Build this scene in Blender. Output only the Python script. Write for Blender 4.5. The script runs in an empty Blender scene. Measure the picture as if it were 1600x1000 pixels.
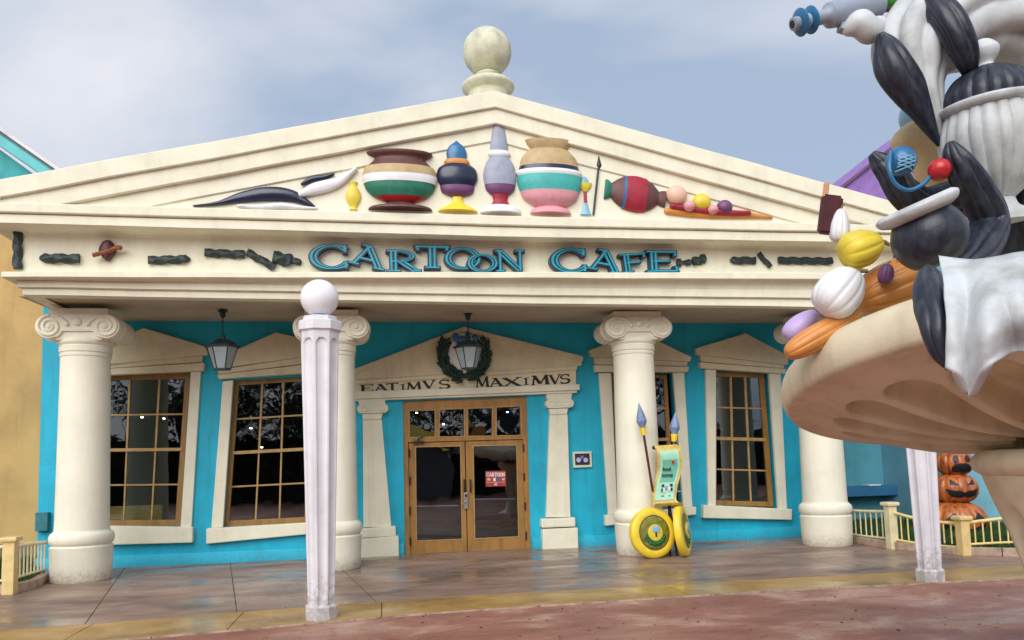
import bpy, bmesh, math, random
from mathutils import Vector, Matrix, noise
from mathutils.geometry import tessellate_polygon
random.seed(7)
R = math.radians
scene = bpy.context.scene
COL = scene.collection

# ------------------------------------------------------------------ camera
FPX, PPY = 1225.0, 613.4                 # focal length and principal row in photo pixels (photo 1600 x 1000)
PITCH, ROLL, YAW = .0891, -.027, .1654
CAM = Vector((-1.829, -13.408, 1.65))
_cp, _sp = math.cos(PITCH), math.sin(PITCH)
FW = Vector((math.sin(YAW)*_cp, math.cos(YAW)*_cp, _sp))
_r = Vector((math.cos(YAW), -math.sin(YAW), 0)); _u = _r.cross(FW)
RT = _r*math.cos(ROLL) + _u*math.sin(ROLL)
UP = _u*math.cos(ROLL) - _r*math.sin(ROLL)
cd = bpy.data.cameras.new('camera'); cam = bpy.data.objects.new('camera', cd); COL.objects.link(cam)
cam.matrix_world = Matrix(((RT.x, UP.x, -FW.x, CAM.x), (RT.y, UP.y, -FW.y, CAM.y), (RT.z, UP.z, -FW.z, CAM.z), (0, 0, 0, 1)))
cd.sensor_fit = 'HORIZONTAL'; cd.sensor_width = 36; cd.lens = 36*FPX/1600
cd.shift_y = (PPY-500)/1600; cd.clip_end = 2000; cd.clip_start = .05
scene.camera = cam

# ------------------------------------------------------------------ sky, sun, exposure
SUN_EL, SUN_AZ = 34, 207                 # degrees; azimuth clockwise from +Y
w = bpy.data.worlds.new('World'); scene.world = w; w.use_nodes = True
nt = w.node_tree; nt.nodes.clear()
N = nt.nodes.new; L = nt.links.new
out = N('ShaderNodeOutputWorld'); mix = N('ShaderNodeMixShader')
bg1 = N('ShaderNodeBackground'); bg2 = N('ShaderNodeBackground')
sky = N('ShaderNodeTexSky'); sky.sky_type = 'NISHITA'; sky.sun_disc = False
sky.sun_elevation = R(SUN_EL); sky.sun_rotation = R(SUN_AZ); sky.air_density = 1.2; sky.dust_density = 2.5
bg1.inputs[1].default_value = .068
tc = N('ShaderNodeTexCoord'); mp = N('ShaderNodeMapping'); mp.inputs['Scale'].default_value = (1, 1, 2.2)
mp.inputs['Location'].default_value = (6.1, .4, .3)
n1 = N('ShaderNodeTexNoise'); n1.inputs['Scale'].default_value = 1.5; n1.inputs['Detail'].default_value = 5; n1.inputs['Roughness'].default_value = .46; n1.inputs['Distortion'].default_value = .35
cr = N('ShaderNodeValToRGB')
cr.color_ramp.elements[0].position = .37; cr.color_ramp.elements[0].color = (.43, .53, .70, 1)
cr.color_ramp.elements[1].position = .62; cr.color_ramp.elements[1].color = (.96, .96, 1.0, 1)
L(tc.outputs['Generated'], mp.inputs[0]); L(mp.outputs[0], n1.inputs['Vector']); L(n1.outputs[0], cr.inputs[0])
L(cr.outputs[0], bg2.inputs[0]); bg2.inputs[1].default_value = .66
mix.inputs[0].default_value = .86
L(sky.outputs[0], bg1.inputs[0]); L(bg1.outputs[0], mix.inputs[1]); L(bg2.outputs[0], mix.inputs[2]); L(mix.outputs[0], out.inputs[0])
sd = bpy.data.lights.new('sun', 'SUN'); sd.energy = 2.0; sd.angle = R(55); sd.color = (1, .98, .95)
sun = bpy.data.objects.new('sun', sd); COL.objects.link(sun)
sdir = Vector((math.sin(R(SUN_AZ))*math.cos(R(SUN_EL)), math.cos(R(SUN_AZ))*math.cos(R(SUN_EL)), math.sin(R(SUN_EL))))
sun.rotation_euler = (-sdir).to_track_quat('-Z', 'Y').to_euler(); sun.location = (-10, -20, 30)
vs = scene.view_settings
vs.view_transform = 'Standard'; vs.look = 'None'; vs.gamma = 1; vs.exposure = .62

# ------------------------------------------------------------------ pixel -> place
def ray(x, y): return FW + RT*((x-800)/FPX) + UP*((PPY-y)/FPX)
def ay(x, y, Y): d = ray(x, y); return CAM + d*((Y-CAM.y)/d.y)
def az(x, y, Z): d = ray(x, y); return CAM + d*((Z-CAM.z)/d.z)
def ad(x, y, D): return CAM + ray(x, y)*D
def xz(x, y, Y): p = ay(x, y, Y); return (p.x, p.z)

# ------------------------------------------------------------------ materials
MATS = {}
def mat(name, col, rough=.6, mottle=.12, mscale=3., bump=.15, bscale=60., metal=0., col2=None, streak=0., spec=.5, coat=0., emit=0., stretch=(1, 1, 1)):
    if name in MATS: return MATS[name]
    m = bpy.data.materials.new(name); m.use_nodes = True; t = m.node_tree
    b = t.nodes['Principled BSDF']; n = t.nodes.new; l = t.links.new
    b.inputs['Roughness'].default_value = rough; b.inputs['Metallic'].default_value = metal
    b.inputs['Specular IOR Level'].default_value = spec; b.inputs['Coat Weight'].default_value = coat; b.inputs['Coat Roughness'].default_value = .15
    c1 = tuple(col)+(1,)
    if col2 is None: col2 = tuple(max(0, v*(1-mottle*2.2)) for v in col)
    g = n('ShaderNodeNewGeometry'); mpn = n('ShaderNodeMapping'); mpn.inputs['Scale'].default_value = stretch
    l(g.outputs['Position'], mpn.inputs[0])
    a = n('ShaderNodeTexNoise'); a.inputs['Scale'].default_value = mscale; a.inputs['Detail'].default_value = 8; a.inputs['Roughness'].default_value = .62
    l(mpn.outputs[0], a.inputs['Vector'])
    r = n('ShaderNodeValToRGB'); r.color_ramp.elements[0].position = .33; r.color_ramp.elements[0].color = tuple(col2)+(1,)
    r.color_ramp.elements[1].position = .58; r.color_ramp.elements[1].color = c1
    l(a.outputs[0], r.inputs[0]); last = r.outputs[0]
    if streak:
        ms = n('ShaderNodeMapping'); ms.inputs['Scale'].default_value = (7, 7, .55); l(g.outputs['Position'], ms.inputs[0])
        s = n('ShaderNodeTexNoise'); s.inputs['Scale'].default_value = 1.; s.inputs['Detail'].default_value = 6; l(ms.outputs[0], s.inputs['Vector'])
        sr = n('ShaderNodeValToRGB'); sr.color_ramp.elements[0].position = .50; sr.color_ramp.elements[0].color = (1, 1, 1, 1)
        sr.color_ramp.elements[1].position = .78; sr.color_ramp.elements[1].color = (1-streak, 1-streak*1.05, 1-streak*1.25, 1)
        l(s.outputs[0], sr.inputs[0]); mx = n('ShaderNodeMix'); mx.data_type = 'RGBA'; mx.blend_type = 'MULTIPLY'; mx.inputs[0].default_value = 1
        l(last, mx.inputs[6]); l(sr.outputs[0], mx.inputs[7]); last = mx.outputs[2]
    l(last, b.inputs['Base Color'])
    if bump:
        f = n('ShaderNodeTexNoise'); f.inputs['Scale'].default_value = bscale; f.inputs['Detail'].default_value = 5; l(g.outputs['Position'], f.inputs['Vector'])
        bp = n('ShaderNodeBump'); bp.inputs['Strength'].default_value = bump; bp.inputs['Distance'].default_value = .02
        l(f.outputs[0], bp.inputs['Height']); l(bp.outputs[0], b.inputs['Normal'])
    if emit:
        b.inputs['Emission Color'].default_value = c1; b.inputs['Emission Strength'].default_value = emit
    MATS[name] = m; return m
CREAM = mat('cream_stucco', (.82, .79, .63), .75, .05, 2.2, .25, 45, streak=.08)
CREAM2 = mat('cream_column_stucco', (.84, .81, .66), .7, .04, 2.0, .25, 45, streak=.06)
TAN = mat('tan_trim_stucco', (.77, .69, .49), .75, .07, 2.5, .22, 45, streak=.1)
BLUE = mat('cyan_painted_stucco', (.006, .46, .67), .6, .11, 1.1, .28, 40, streak=.18)
TEALD = mat('deep_teal_paint', (.02, .30, .38), .65, .12, 2, .15, 40, streak=.15)
TEALW = mat('teal_wall_paint_and_shade', (.10, .36, .44), .65, .1, 1.2, .15, 40, streak=.12)  # darker teal carries the shade of the annex recess
OCHRE = mat('ochre_stucco', (.56, .37, .14), .8, .12, .9, .2, 30, streak=.12)
PURPLE = mat('purple_roof_paint', (.28, .16, .46), .7, .12, 3, .1, 30)
WOOD = mat('oak_brown_paint', (.37, .185, .045), .5, .14, 9, .12, 90, stretch=(1, 1, .25))
WOODL = mat('golden_muntin_paint', (.47, .29, .10), .5, .14, 9, .1, 90)
WOODD = mat('dark_oak_paint', (.22, .11, .045), .5, .14, 9, .12, 90)
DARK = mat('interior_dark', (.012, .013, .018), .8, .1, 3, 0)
NAVY = mat('navy_enamel', (.008, .014, .05), .32, .15, 5, .05, 40, coat=.3)
SIGNNAVY = mat('sign_side_navy', (.006, .022, .07), .4, .1, 5, 0)
SIGNTEAL = mat('sign_teal_face', (.015, .36, .47), .35, .12, 6, .04, 50)
BLACKP = mat('black_paint', (.01, .008, .012), .5, .1, 6, 0)
LAMPW = mat('lamp_white_paint', (.74, .73, .775), .55, .05, 5, .08, 60, streak=.22)
def splash(m, z0, z1, dirt, lo=.42, hi=.60, mx_=.75):
    """road splash: patchy dirt that thins out with height above the ground"""
    t = m.node_tree; b = t.nodes['Principled BSDF']; n = t.nodes.new; l = t.links.new
    src = b.inputs['Base Color'].links[0].from_socket; g = n('ShaderNodeNewGeometry'); sx_ = n('ShaderNodeSeparateXYZ'); l(g.outputs['Position'], sx_.inputs[0])
    mr = n('ShaderNodeMapRange'); mr.inputs[1].default_value = z0; mr.inputs[2].default_value = z1; mr.inputs[3].default_value = .26; mr.inputs[4].default_value = -.2; l(sx_.outputs[2], mr.inputs[0])
    ns = n('ShaderNodeTexNoise'); ns.inputs['Scale'].default_value = 16; ns.inputs['Detail'].default_value = 8; ns.inputs['Roughness'].default_value = .7; l(g.outputs['Position'], ns.inputs['Vector'])
    ad_ = n('ShaderNodeMath'); ad_.operation = 'ADD'; l(ns.outputs[0], ad_.inputs[0]); l(mr.outputs[0], ad_.inputs[1])
    m2 = n('ShaderNodeMapRange'); m2.inputs[1].default_value = lo+.12; m2.inputs[2].default_value = hi+.12; m2.inputs[4].default_value = mx_; l(ad_.outputs[0], m2.inputs[0])
    mx = n('ShaderNodeMix'); mx.data_type = 'RGBA'; l(m2.outputs[0], mx.inputs[0]); l(src, mx.inputs[6]); mx.inputs[7].default_value = (*dirt, 1); l(mx.outputs[2], b.inputs['Base Color'])
splash(LAMPW, 0, .9, (.24, .20, .16), .42, .62, .55); splash(CREAM2, 0, .4, (.40, .33, .23), .44, .66, .5); splash(BLUE, 0, .4, (.02, .28, .40), .44, .66, .5)
GLOBE = mat('opal_globe', (.86, .86, .90), .25, .02, 4, 0, coat=.2)
METALB = mat('dark_green_metal', (.016, .045, .05), .45, .2, 8, .05, 60, metal=.3)
FROST = mat('frosted_glass', (.58, .66, .68), .35, .05, 4, 0)
YEL = mat('bright_yellow_paint', (.90, .66, .045), .4, .06, 6, .05, 50, coat=.15)
YELL = mat('pale_yellow_fence_paint', (.80, .66, .26), .5, .08, 8, .05, 60)
FENCEP = mat('tan_post_paint', (.80, .60, .26), .5, .08, 8, .05, 60)
FENCEG = mat('cream_fence_paint', (.76, .68, .42), .5, .08, 8, .05, 60)
OLIVE = mat('olive_gold_paint', (.24, .24, .03), .45, .25, 14, .12, 30)
GREENP = mat('laurel_green_paint', (.012, .17, .06), .5, .25, 18, .15, 40)
STEELB = mat('spear_blue_paint', (.21, .30, .50), .45, .12, 8, .1, 60)
MAROON = mat('maroon_paint', (.085, .012, .02), .45, .15, 10, .05, 60)
MINT = mat('mint_print', (.42, .76, .58), .5, .04, 5, 0)
MINT2 = mat('deeper_mint_print', (.17, .52, .38), .5, .04, 5, 0)
WHITEP = mat('white_paint', (.80, .80, .82), .45, .05, 5, .05, 50)
GREYW = mat('weathered_white_paint', (.62, .65, .67), .5, .16, 3.5, .12, 22, streak=.32)
NAVYS = mat('dusty_navy_paint', (.010, .014, .028), .38, .1, 7, .2, 16, col2=(.035, .042, .06), stretch=(3, 3, .6))
RED = mat('red_paint', (.52, .015, .02), .35, .1, 6, .03, 50, coat=.2)
ORANGE = mat('orange_paint', (.66, .26, .05), .42, .1, 4, .05, 40, coat=.15)
LEMON = mat('lemon_paint', (.80, .62, .05), .42, .1, 4, .05, 40, coat=.15)
LAV = mat('lavender_paint', (.50, .38, .66), .45, .08, 5, .05, 40)
PLUM = mat('plum_paint', (.17, .06, .17), .45, .12, 5, .05, 40)
SKYB = mat('sky_blue_paint', (.24, .50, .68), .4, .08, 5, .04, 40)
COBALT = mat('cobalt_paint', (.02, .16, .36), .35, .1, 6, .05, 40, coat=.2)
GUNGREY = mat('blue_grey_paint', (.30, .35, .44), .4, .08, 6, .04, 40)
BEIGE = mat('beige_paint', (.76, .60, .33), .5, .1, 3, .06, 40)
BROWNP = mat('relief_brown_paint', (.13, .05, .045), .5, .15, 8, .1, 40)
RELGREEN = mat('relief_green_paint', (.02, .20, .13), .5, .12, 8, .08, 40)
PINK = mat('relief_pink_paint', (.74, .34, .38), .5, .06, 8, .05, 40)
PEACH = mat('relief_peach_paint', (.80, .50, .38), .5, .06, 8, .05, 40)
RELTAN = mat('relief_tan_paint', (.52, .38, .19), .5, .1, 8, .08, 40)
RELTEAL = mat('relief_teal_paint', (.06, .45, .42), .5, .08, 8, .05, 40)
RELGREY = mat('relief_grey_paint', (.33, .36, .46), .5, .08, 8, .05, 40)
RELRED = mat('relief_crimson_paint', (.36, .018, .04), .5, .12, 8, .05, 40)
RUST = mat('relief_rust_paint', (.30, .085, .025), .6, .3, 12, .2, 40)
GARL = mat('carved_dark_green', (.022, .042, .042), .5, .35, 20, .35, 40)
FOUNT = mat('fountain_cast_stone', (.74, .65, .46), .5, .09, 2.0, .10, 45, streak=.22)
STEEL = mat('brushed_steel', (.55, .55, .55), .3, .1, 12, .05, 80, metal=.9)
PUMP = mat('pumpkin_orange', (.52, .15, .03), .4, .3, 5, .1, 40, col2=(.16, .02, .012), coat=.3, stretch=(2.2, 2.2, .5))
POSTER = mat('poster_red', (.42, .045, .04), .5, .15, 12, 0)
CURB = mat('curb_concrete', (.50, .36, .27), .7, .2, 6, .2, 60)
SEAT = mat('seat_yellow_vinyl', (.82, .62, .03), .4, .15, 6, .05, 40)
BRISTLE = mat('ink_black', (.015, .015, .015), .6, .1, 6, 0)
LEAF1 = mat('leaf_green', (.035, .075, .018), .6, .4, 1.5, 0)
BARK = mat('bark', (.10, .07, .05), .85, .3, 8, .3, 30)

def wet(name, c1, c2, c3, lo, hi, sc=.7, st=(1, 2.2, 1), bump=.12):
    """wet stamped concrete: two stains and a patchy wet film that only changes the gloss"""
    m = bpy.data.materials.new(name); m.use_nodes = True; t = m.node_tree; b = t.nodes['Principled BSDF']; n = t.nodes.new; l = t.links.new
    g = n('ShaderNodeNewGeometry'); mp_ = n('ShaderNodeMapping'); mp_.inputs['Scale'].default_value = st; l(g.outputs['Position'], mp_.inputs[0])
    a = n('ShaderNodeTexNoise'); a.inputs['Scale'].default_value = sc; a.inputs['Detail'].default_value = 10; a.inputs['Roughness'].default_value = .68; a.inputs['Distortion'].default_value = .6
    l(mp_.outputs[0], a.inputs['Vector'])
    r = n('ShaderNodeValToRGB'); e = r.color_ramp.elements; e[0].position = .34; e[0].color = tuple(c2)+(1,); e[1].position = .52; e[1].color = tuple(c1)+(1,)
    k = e.new(.70); k.color = tuple(c3)+(1,)
    l(a.outputs[0], r.inputs[0])
    sp = n('ShaderNodeTexNoise'); sp.inputs['Scale'].default_value = 55; sp.inputs['Detail'].default_value = 4; l(g.outputs['Position'], sp.inputs['Vector'])
    sr = n('ShaderNodeValToRGB'); sr.color_ramp.elements[0].position = .30; sr.color_ramp.elements[0].color = (.55, .5, .48, 1); sr.color_ramp.elements[1].position = .48; sr.color_ramp.elements[1].color = (1, 1, 1, 1)
    l(sp.outputs[0], sr.inputs[0]); mx = n('ShaderNodeMix'); mx.data_type = 'RGBA'; mx.blend_type = 'MULTIPLY'; mx.inputs[0].default_value = .8
    l(r.outputs[0], mx.inputs[6]); l(sr.outputs[0], mx.inputs[7]); l(mx.outputs[2], b.inputs['Base Color'])
    w_ = n('ShaderNodeTexNoise'); w_.inputs['Scale'].default_value = .55; w_.inputs['Detail'].default_value = 6; w_.inputs['Distortion'].default_value = .8; l(mp_.outputs[0], w_.inputs['Vector'])
    wr = n('ShaderNodeMapRange'); wr.inputs[1].default_value = .38; wr.inputs[2].default_value = .62; wr.inputs[3].default_value = lo; wr.inputs[4].default_value = hi
    l(w_.outputs[0], wr.inputs[0]); l(wr.outputs[0], b.inputs['Roughness'])
    h = n('ShaderNodeTexNoise'); h.inputs['Scale'].default_value = 9; h.inputs['Detail'].default_value = 8; l(mp_.outputs[0], h.inputs['Vector'])
    bp = n('ShaderNodeBump'); bp.inputs['Strength'].default_value = bump; bp.inputs['Distance'].default_value = .03; l(h.outputs[0], bp.inputs['Height']); l(bp.outputs[0], b.inputs['Normal'])
    MATS[name] = m; return m
PAVE = wet('wet_brown_pavement', (.29, .185, .14), (.12, .09, .078), (.43, .30, .23), .19, .55)
BAND = wet('wet_ochre_border', (.42, .25, .075), (.25, .145, .045), (.52, .36, .16), .2, .55, 1.1, (1, 1.4, 1))
REDG = wet('red_stamped_concrete', (.34, .15, .105), (.23, .09, .062), (.56, .39, .30), .36, .7, .9, (1, 1.5, 1), .3)
GRASSM = mat('lawn_green', (.035, .10, .018), .8, .4, 14, .4, 80)

def glass_mat():
    m = bpy.data.materials.new('window_glass'); m.use_nodes = True; t = m.node_tree; t.nodes.clear(); n = t.nodes.new; l = t.links.new
    o = n('ShaderNodeOutputMaterial'); x = n('ShaderNodeMixShader'); tr = n('ShaderNodeBsdfTransparent'); tr.inputs[0].default_value = (.92, .93, .95, 1)
    gl = n('ShaderNodeBsdfGlossy'); gl.inputs['Roughness'].default_value = .015; gl.inputs[0].default_value = (.9, .95, 1, 1)
    f = n('ShaderNodeFresnel'); f.inputs[0].default_value = 1.8
    ns = n('ShaderNodeTexNoise'); ns.inputs['Scale'].default_value = 1.6; bp = n('ShaderNodeBump'); bp.inputs['Strength'].default_value = .03; bp.inputs['Distance'].default_value = .1
    g = n('ShaderNodeNewGeometry'); l(g.outputs['Position'], ns.inputs['Vector']); l(ns.outputs[0], bp.inputs['Height']); l(bp.outputs[0], gl.inputs['Normal'])
    l(f.outputs[0], x.inputs[0]); l(tr.outputs[0], x.inputs[1]); l(gl.outputs[0], x.inputs[2]); l(x.outputs[0], o.inputs[0]); return m
GLASS = glass_mat()

# ------------------------------------------------------------------ builders
def link(o, parent=None):
    COL.objects.link(o)
    if parent is not None:
        o.parent = parent; o.matrix_parent_inverse = pinv(parent)
    return o
def pinv(p):
    mw = Matrix.Translation(p.location) @ p.rotation_euler.to_matrix().to_4x4()
    if p.parent is not None: mw = pinv(p.parent).inverted() @ mw if False else mw
    return mw.inverted()
def tag(o, label=None, cat=None, group=None, kind=None):
    if label: o['label'] = label
    if cat: o['category'] = cat
    if group: o['group'] = group
    if kind: o['kind'] = kind
    return o
def empty(name, loc=(0, 0, 0), parent=None):
    o = bpy.data.objects.new(name, None); o.location = loc; o.empty_display_size = .2
    return link(o, parent)
def mobj(name, bm, m, parent=None, smooth=False, recalc=True):
    if recalc: bmesh.ops.recalc_face_normals(bm, faces=bm.faces[:])
    me = bpy.data.meshes.new(name); bm.to_mesh(me); bm.free()
    for x in (m if isinstance(m, (list, tuple)) else [m]): me.materials.append(x)
    if smooth: me.polygons.foreach_set('use_smooth', [True]*len(me.polygons))
    return link(bpy.data.objects.new(name, me), parent)
def autosmooth(o, ang=35):
    me = o.data; me.polygons.foreach_set('use_smooth', [True]*len(me.polygons))
    me.set_sharp_from_angle(angle=R(ang)); return o
def bm_box(bm, c, s, rot=None):
    M = Matrix.Translation(c) @ (rot.to_4x4() if rot is not None else Matrix()) @ Matrix.Diagonal((s[0], s[1], s[2], 1))
    return bmesh.ops.create_cube(bm, size=1, matrix=M)['verts']
def box(name, c, s, m, parent=None, bev=.0, rot=None):
    bm = bmesh.new(); bm_box(bm, c, s, rot)
    if bev: bmesh.ops.bevel(bm, geom=bm.edges[:], offset=bev, segments=2, affect='EDGES', profile=.7)
    return mobj(name, bm, m, parent)
def prism(bm, loops, yf, yb):
    """loops of (x, z): first outer, rest holes; front at yf (towards the camera), back at yb"""
    polys = [[Vector((p[0], p[1], 0)) for p in lp] for lp in loops]
    tris = tessellate_polygon(polys); flat = [p for lp in loops for p in lp]
    F = [bm.verts.new((p[0], yf, p[1])) for p in flat]; B = [bm.verts.new((p[0], yb, p[1])) for p in flat]
    for t in tris:
        try:
            bm.faces.new([F[i] for i in t]); bm.faces.new([B[i] for i in reversed(t)])
        except ValueError: pass
    k = 0
    for lp in loops:
        n = len(lp)
        for i in range(n):
            j = (i+1) % n; bm.faces.new((F[k+i], F[k+j], B[k+j], B[k+i]))
        k += n
def slab(name, loops, yf, depth, m, parent=None, bev=0.):
    bm = bmesh.new()
    if len(loops) == 1 and bev:
        F = [bm.verts.new((p[0], yf, p[1])) for p in loops[0]]; B = [bm.verts.new((p[0], yf+depth, p[1])) for p in loops[0]]
        bm.faces.new(F); bm.faces.new(B[::-1]); n = len(F)
        for i in range(n): bm.faces.new((F[i], B[i], B[(i+1) % n], F[(i+1) % n]))
        bmesh.ops.recalc_face_normals(bm, faces=bm.faces[:])
        bmesh.ops.bevel(bm, geom=[e for e in bm.edges if any(abs(v.co.y-yf) < 1e-6 for v in e.verts)], offset=bev, segments=2, affect='EDGES', profile=.6)
        bmesh.ops.triangulate(bm, faces=[f for f in bm.faces if len(f.verts) > 4])
    else: prism(bm, loops, yf, yf+depth)
    return mobj(name, bm, m, parent)
def slab_px(name, loops, Y, depth, m, parent=None, bev=0.):
    return slab(name, [[xz(x, y, Y) for x, y in lp] for lp in loops], Y, depth, m, parent, bev)
def bm_lathe(bm, prof, c, seg=48, squash=(1, 1), cap=True):
    rings = []
    for r, z in prof: rings.append([bm.verts.new((c[0]+r*squash[0]*math.cos(2*math.pi*i/seg), c[1]+r*squash[1]*math.sin(2*math.pi*i/seg), c[2]+z)) for i in range(seg)])
    for a, b in zip(rings, rings[1:]):
        for i in range(seg): bm.faces.new((a[i], a[(i+1) % seg], b[(i+1) % seg], b[i]))
    if cap: bm.faces.new(rings[0][::-1]); bm.faces.new(rings[-1])
def lathe(name, prof, c, m, parent=None, seg=48, sm=40):
    bm = bmesh.new(); bm_lathe(bm, prof, c, seg); return autosmooth(mobj(name, bm, m, parent), sm)
def bm_tube(bm, pts, rad, seg=10, cap=True):
    pts = [Vector(p) for p in pts]; n = len(pts); rad = rad if isinstance(rad, (list, tuple)) else [rad]*n
    rings = []; up = None
    for i, p in enumerate(pts):
        t = (pts[min(i+1, n-1)]-pts[max(i-1, 0)]).normalized()
        if up is None: up = Vector((0, 0, 1)) if abs(t.z) < .9 else Vector((1, 0, 0))
        s = t.cross(up).normalized(); up = s.cross(t).normalized()
        rings.append([bm.verts.new(p + (s*math.cos(2*math.pi*k/seg) + up*math.sin(2*math.pi*k/seg))*rad[i]) for k in range(seg)])
    for a, b in zip(rings, rings[1:]):
        for k in range(seg): bm.faces.new((a[k], a[(k+1) % seg], b[(k+1) % seg], b[k]))
    if cap: bm.faces.new(rings[0][::-1]); bm.faces.new(rings[-1])
def tube(name, pts, rad, m, parent=None, seg=10, sm=50):
    bm = bmesh.new(); bm_tube(bm, pts, rad, seg); return autosmooth(mobj(name, bm, m, parent), sm)
def bm_ball(bm, c, r, rot=None, sub=3):
    r = r if isinstance(r, (list, tuple)) else (r, r, r)
    bmesh.ops.create_icosphere(bm, subdivisions=sub, radius=1, matrix=Matrix.Translation(c) @ (rot.to_4x4() if rot is not None else Matrix()) @ Matrix.Diagonal((*r, 1)))
def ball(name, c, r, m, parent=None, rot=None, sub=4):
    bm = bmesh.new(); bm_ball(bm, c, r, rot, sub); return mobj(name, bm, m, parent, smooth=True)
def spline(pts, n=8):
    """Catmull-Rom through tuples of any length"""
    P = [pts[0]] + list(pts) + [pts[-1]]; o = []
    for i in range(1, len(P)-2):
        for k in range(n):
            t = k/n
            o.append(tuple(.5*((2*b) + (-a+c)*t + (2*a-5*b+4*c-d)*t*t + (-a+3*b-3*c+d)*t**3) for a, b, c, d in zip(P[i-1], P[i], P[i+1], P[i+2])))
    o.append(tuple(pts[-1])); return o
def blob(name, fn, m, parent=None, vox=.025, it=6):
    """fn(bm) adds overlapping balls and tubes; they are fused into one smooth skin"""
    bm = bmesh.new(); fn(bm); o = mobj(name, bm, m, parent, smooth=True)
    a = o.modifiers.new('fuse', 'REMESH'); a.mode = 'VOXEL'; a.voxel_size = vox; a.use_smooth_shade = True
    s = o.modifiers.new('soften', 'SMOOTH'); s.factor = .6; s.iterations = it
    return o
def lerp(a, b, t): return tuple(x+(y-x)*t for x, y in zip(a, b))

# ------------------------------------------------------------------ ground, pavement
bm = bmesh.new(); bmesh.ops.create_grid(bm, x_segments=1, y_segments=1, size=600, matrix=Matrix.Translation((0, 0, -.012)))
tag(mobj('ground', bm, REDG), kind='structure')
edge_in = [(-14, -5.0), (-9, -4.35), (-5.9, -3.99), (-4.97, -3.90), (-3, -3.60), (-1.04, -3.42), (2.36, -3.37), (5.42, -3.40), (6.9, -3.38), (12, -3.5), (22, -3.9)]
edge_out = [(-14, -6.0), (-9, -5.35), (-5.53, -4.95), (-4.2, -4.86), (-3, -4.68), (-1.12, -4.40), (2.84, -4.26), (5.5, -4.36), (6.9, -4.42), (12, -4.6), (22, -5.0)]
def yat(poly, x):
    for (a, b), (c, d) in zip(poly, poly[1:]):
        if a <= x <= c: return b+(d-b)*(x-a)/(c-a)
    return poly[-1][1]
def sheet(name, pts, z, m, parent=None, th=0.):
    bm = bmesh.new(); F = [bm.verts.new((x, y, z)) for x, y in pts]; bm.faces.new(F)
    if th:
        B = [bm.verts.new((x, y, z-th)) for x, y in pts]; n = len(F)
        for i in range(n): bm.faces.new((F[i], B[i], B[(i+1) % n], F[(i+1) % n]))
    o = mobj(name, bm, m, parent); return o
JOINT = mat('joint_grout', (.07, .045, .035), .8, .1, 5, 0)
pave = tag(sheet('pavement', [p for p in edge_out] + [(22, 9), (-14, 9)], -.008, JOINT), kind='structure')
# joints: (x at the wall, x at the border's outer edge) read from the photograph, then a plain rhythm
J = [(-14, -14.0), (-9.6, -9.4)] + [(az(a[0], a[1], 0), az(b[0], b[1], 0)) for a, b in [((196, 893), (145, 972)), ((362, 885), (373, 962)), ((537, 893), (617, 972))]]
cuts = []
for a in J:
    if isinstance(a[0], float) or isinstance(a[0], int): cuts.append((a[0], a[1]))
    else:
        p, q = a; k = (q.x-p.x)/(q.y-p.y); cuts.append((p.x+k*(1.5-p.y), p.x+k*(-3.5-p.y)))
cuts += [(1.25, 1.75), (4.6, 4.9), (8.2, 8.6), (12.5, 13.0), (22, 22)]
def cutx(c, y): return c[0]+(c[1]-c[0])*(1.5-y)/5.0
G = .006
for i, (a, b) in enumerate(zip(cuts, cuts[1:])):
    lo = []; n = 8
    for k in range(n+1):
        xa, xb = cutx(a, -3.6)+G, cutx(b, -3.6)-G; x = xa+(xb-xa)*k/n; lo.append((x, yat(edge_in, x)+G))
    hi = [(cutx(b, 9)-G if b[0] < 21 else 22, 8.9), (cutx(a, 9)+G if a[0] > -13 else -14, 8.9)]
    sheet('slab', lo+hi, 0, PAVE, pave, .02)
for i, (a, b) in enumerate(zip(cuts, cuts[1:])):
    n = 8; lo = []; hi = []
    for k in range(n+1):
        xa, xb = cutx(a, -4)+G, cutx(b, -4)-G; x = xa+(xb-xa)*k/n
        lo.append((x, yat(edge_out, x)+.03)); hi.append((x, yat(edge_in, x)-G))
    sheet('border_slab', lo+hi[::-1], .001, BAND, pave, .02)
x = -14.
EDGEM = mat('pale_edging_concrete', (.52, .38, .29), .7, .3, 5, .2, 60)
while x < 21.5:
    wd = random.uniform(.5, .9); x2 = min(x+wd, 22)
    sheet('edging_strip', [(x+.006, yat(edge_out, x)-.004+random.uniform(-.006, .006)), (x2-.006, yat(edge_out, x2)-.004), (x2-.006, yat(edge_out, x2)+.024), (x+.006, yat(edge_out, x)+.024)], .003, EDGEM, pave, .02)
    x = x2

# ------------------------------------------------------------------ cafe
WY = 1.565
cafe = tag(empty('cafe_building', (0, WY, 0)), 'cream and cyan cafe with columned porch and big triangular pediment', 'building')
XC = .03; HALF = 7.21                     # middle of the front and half width of the frieze
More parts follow.
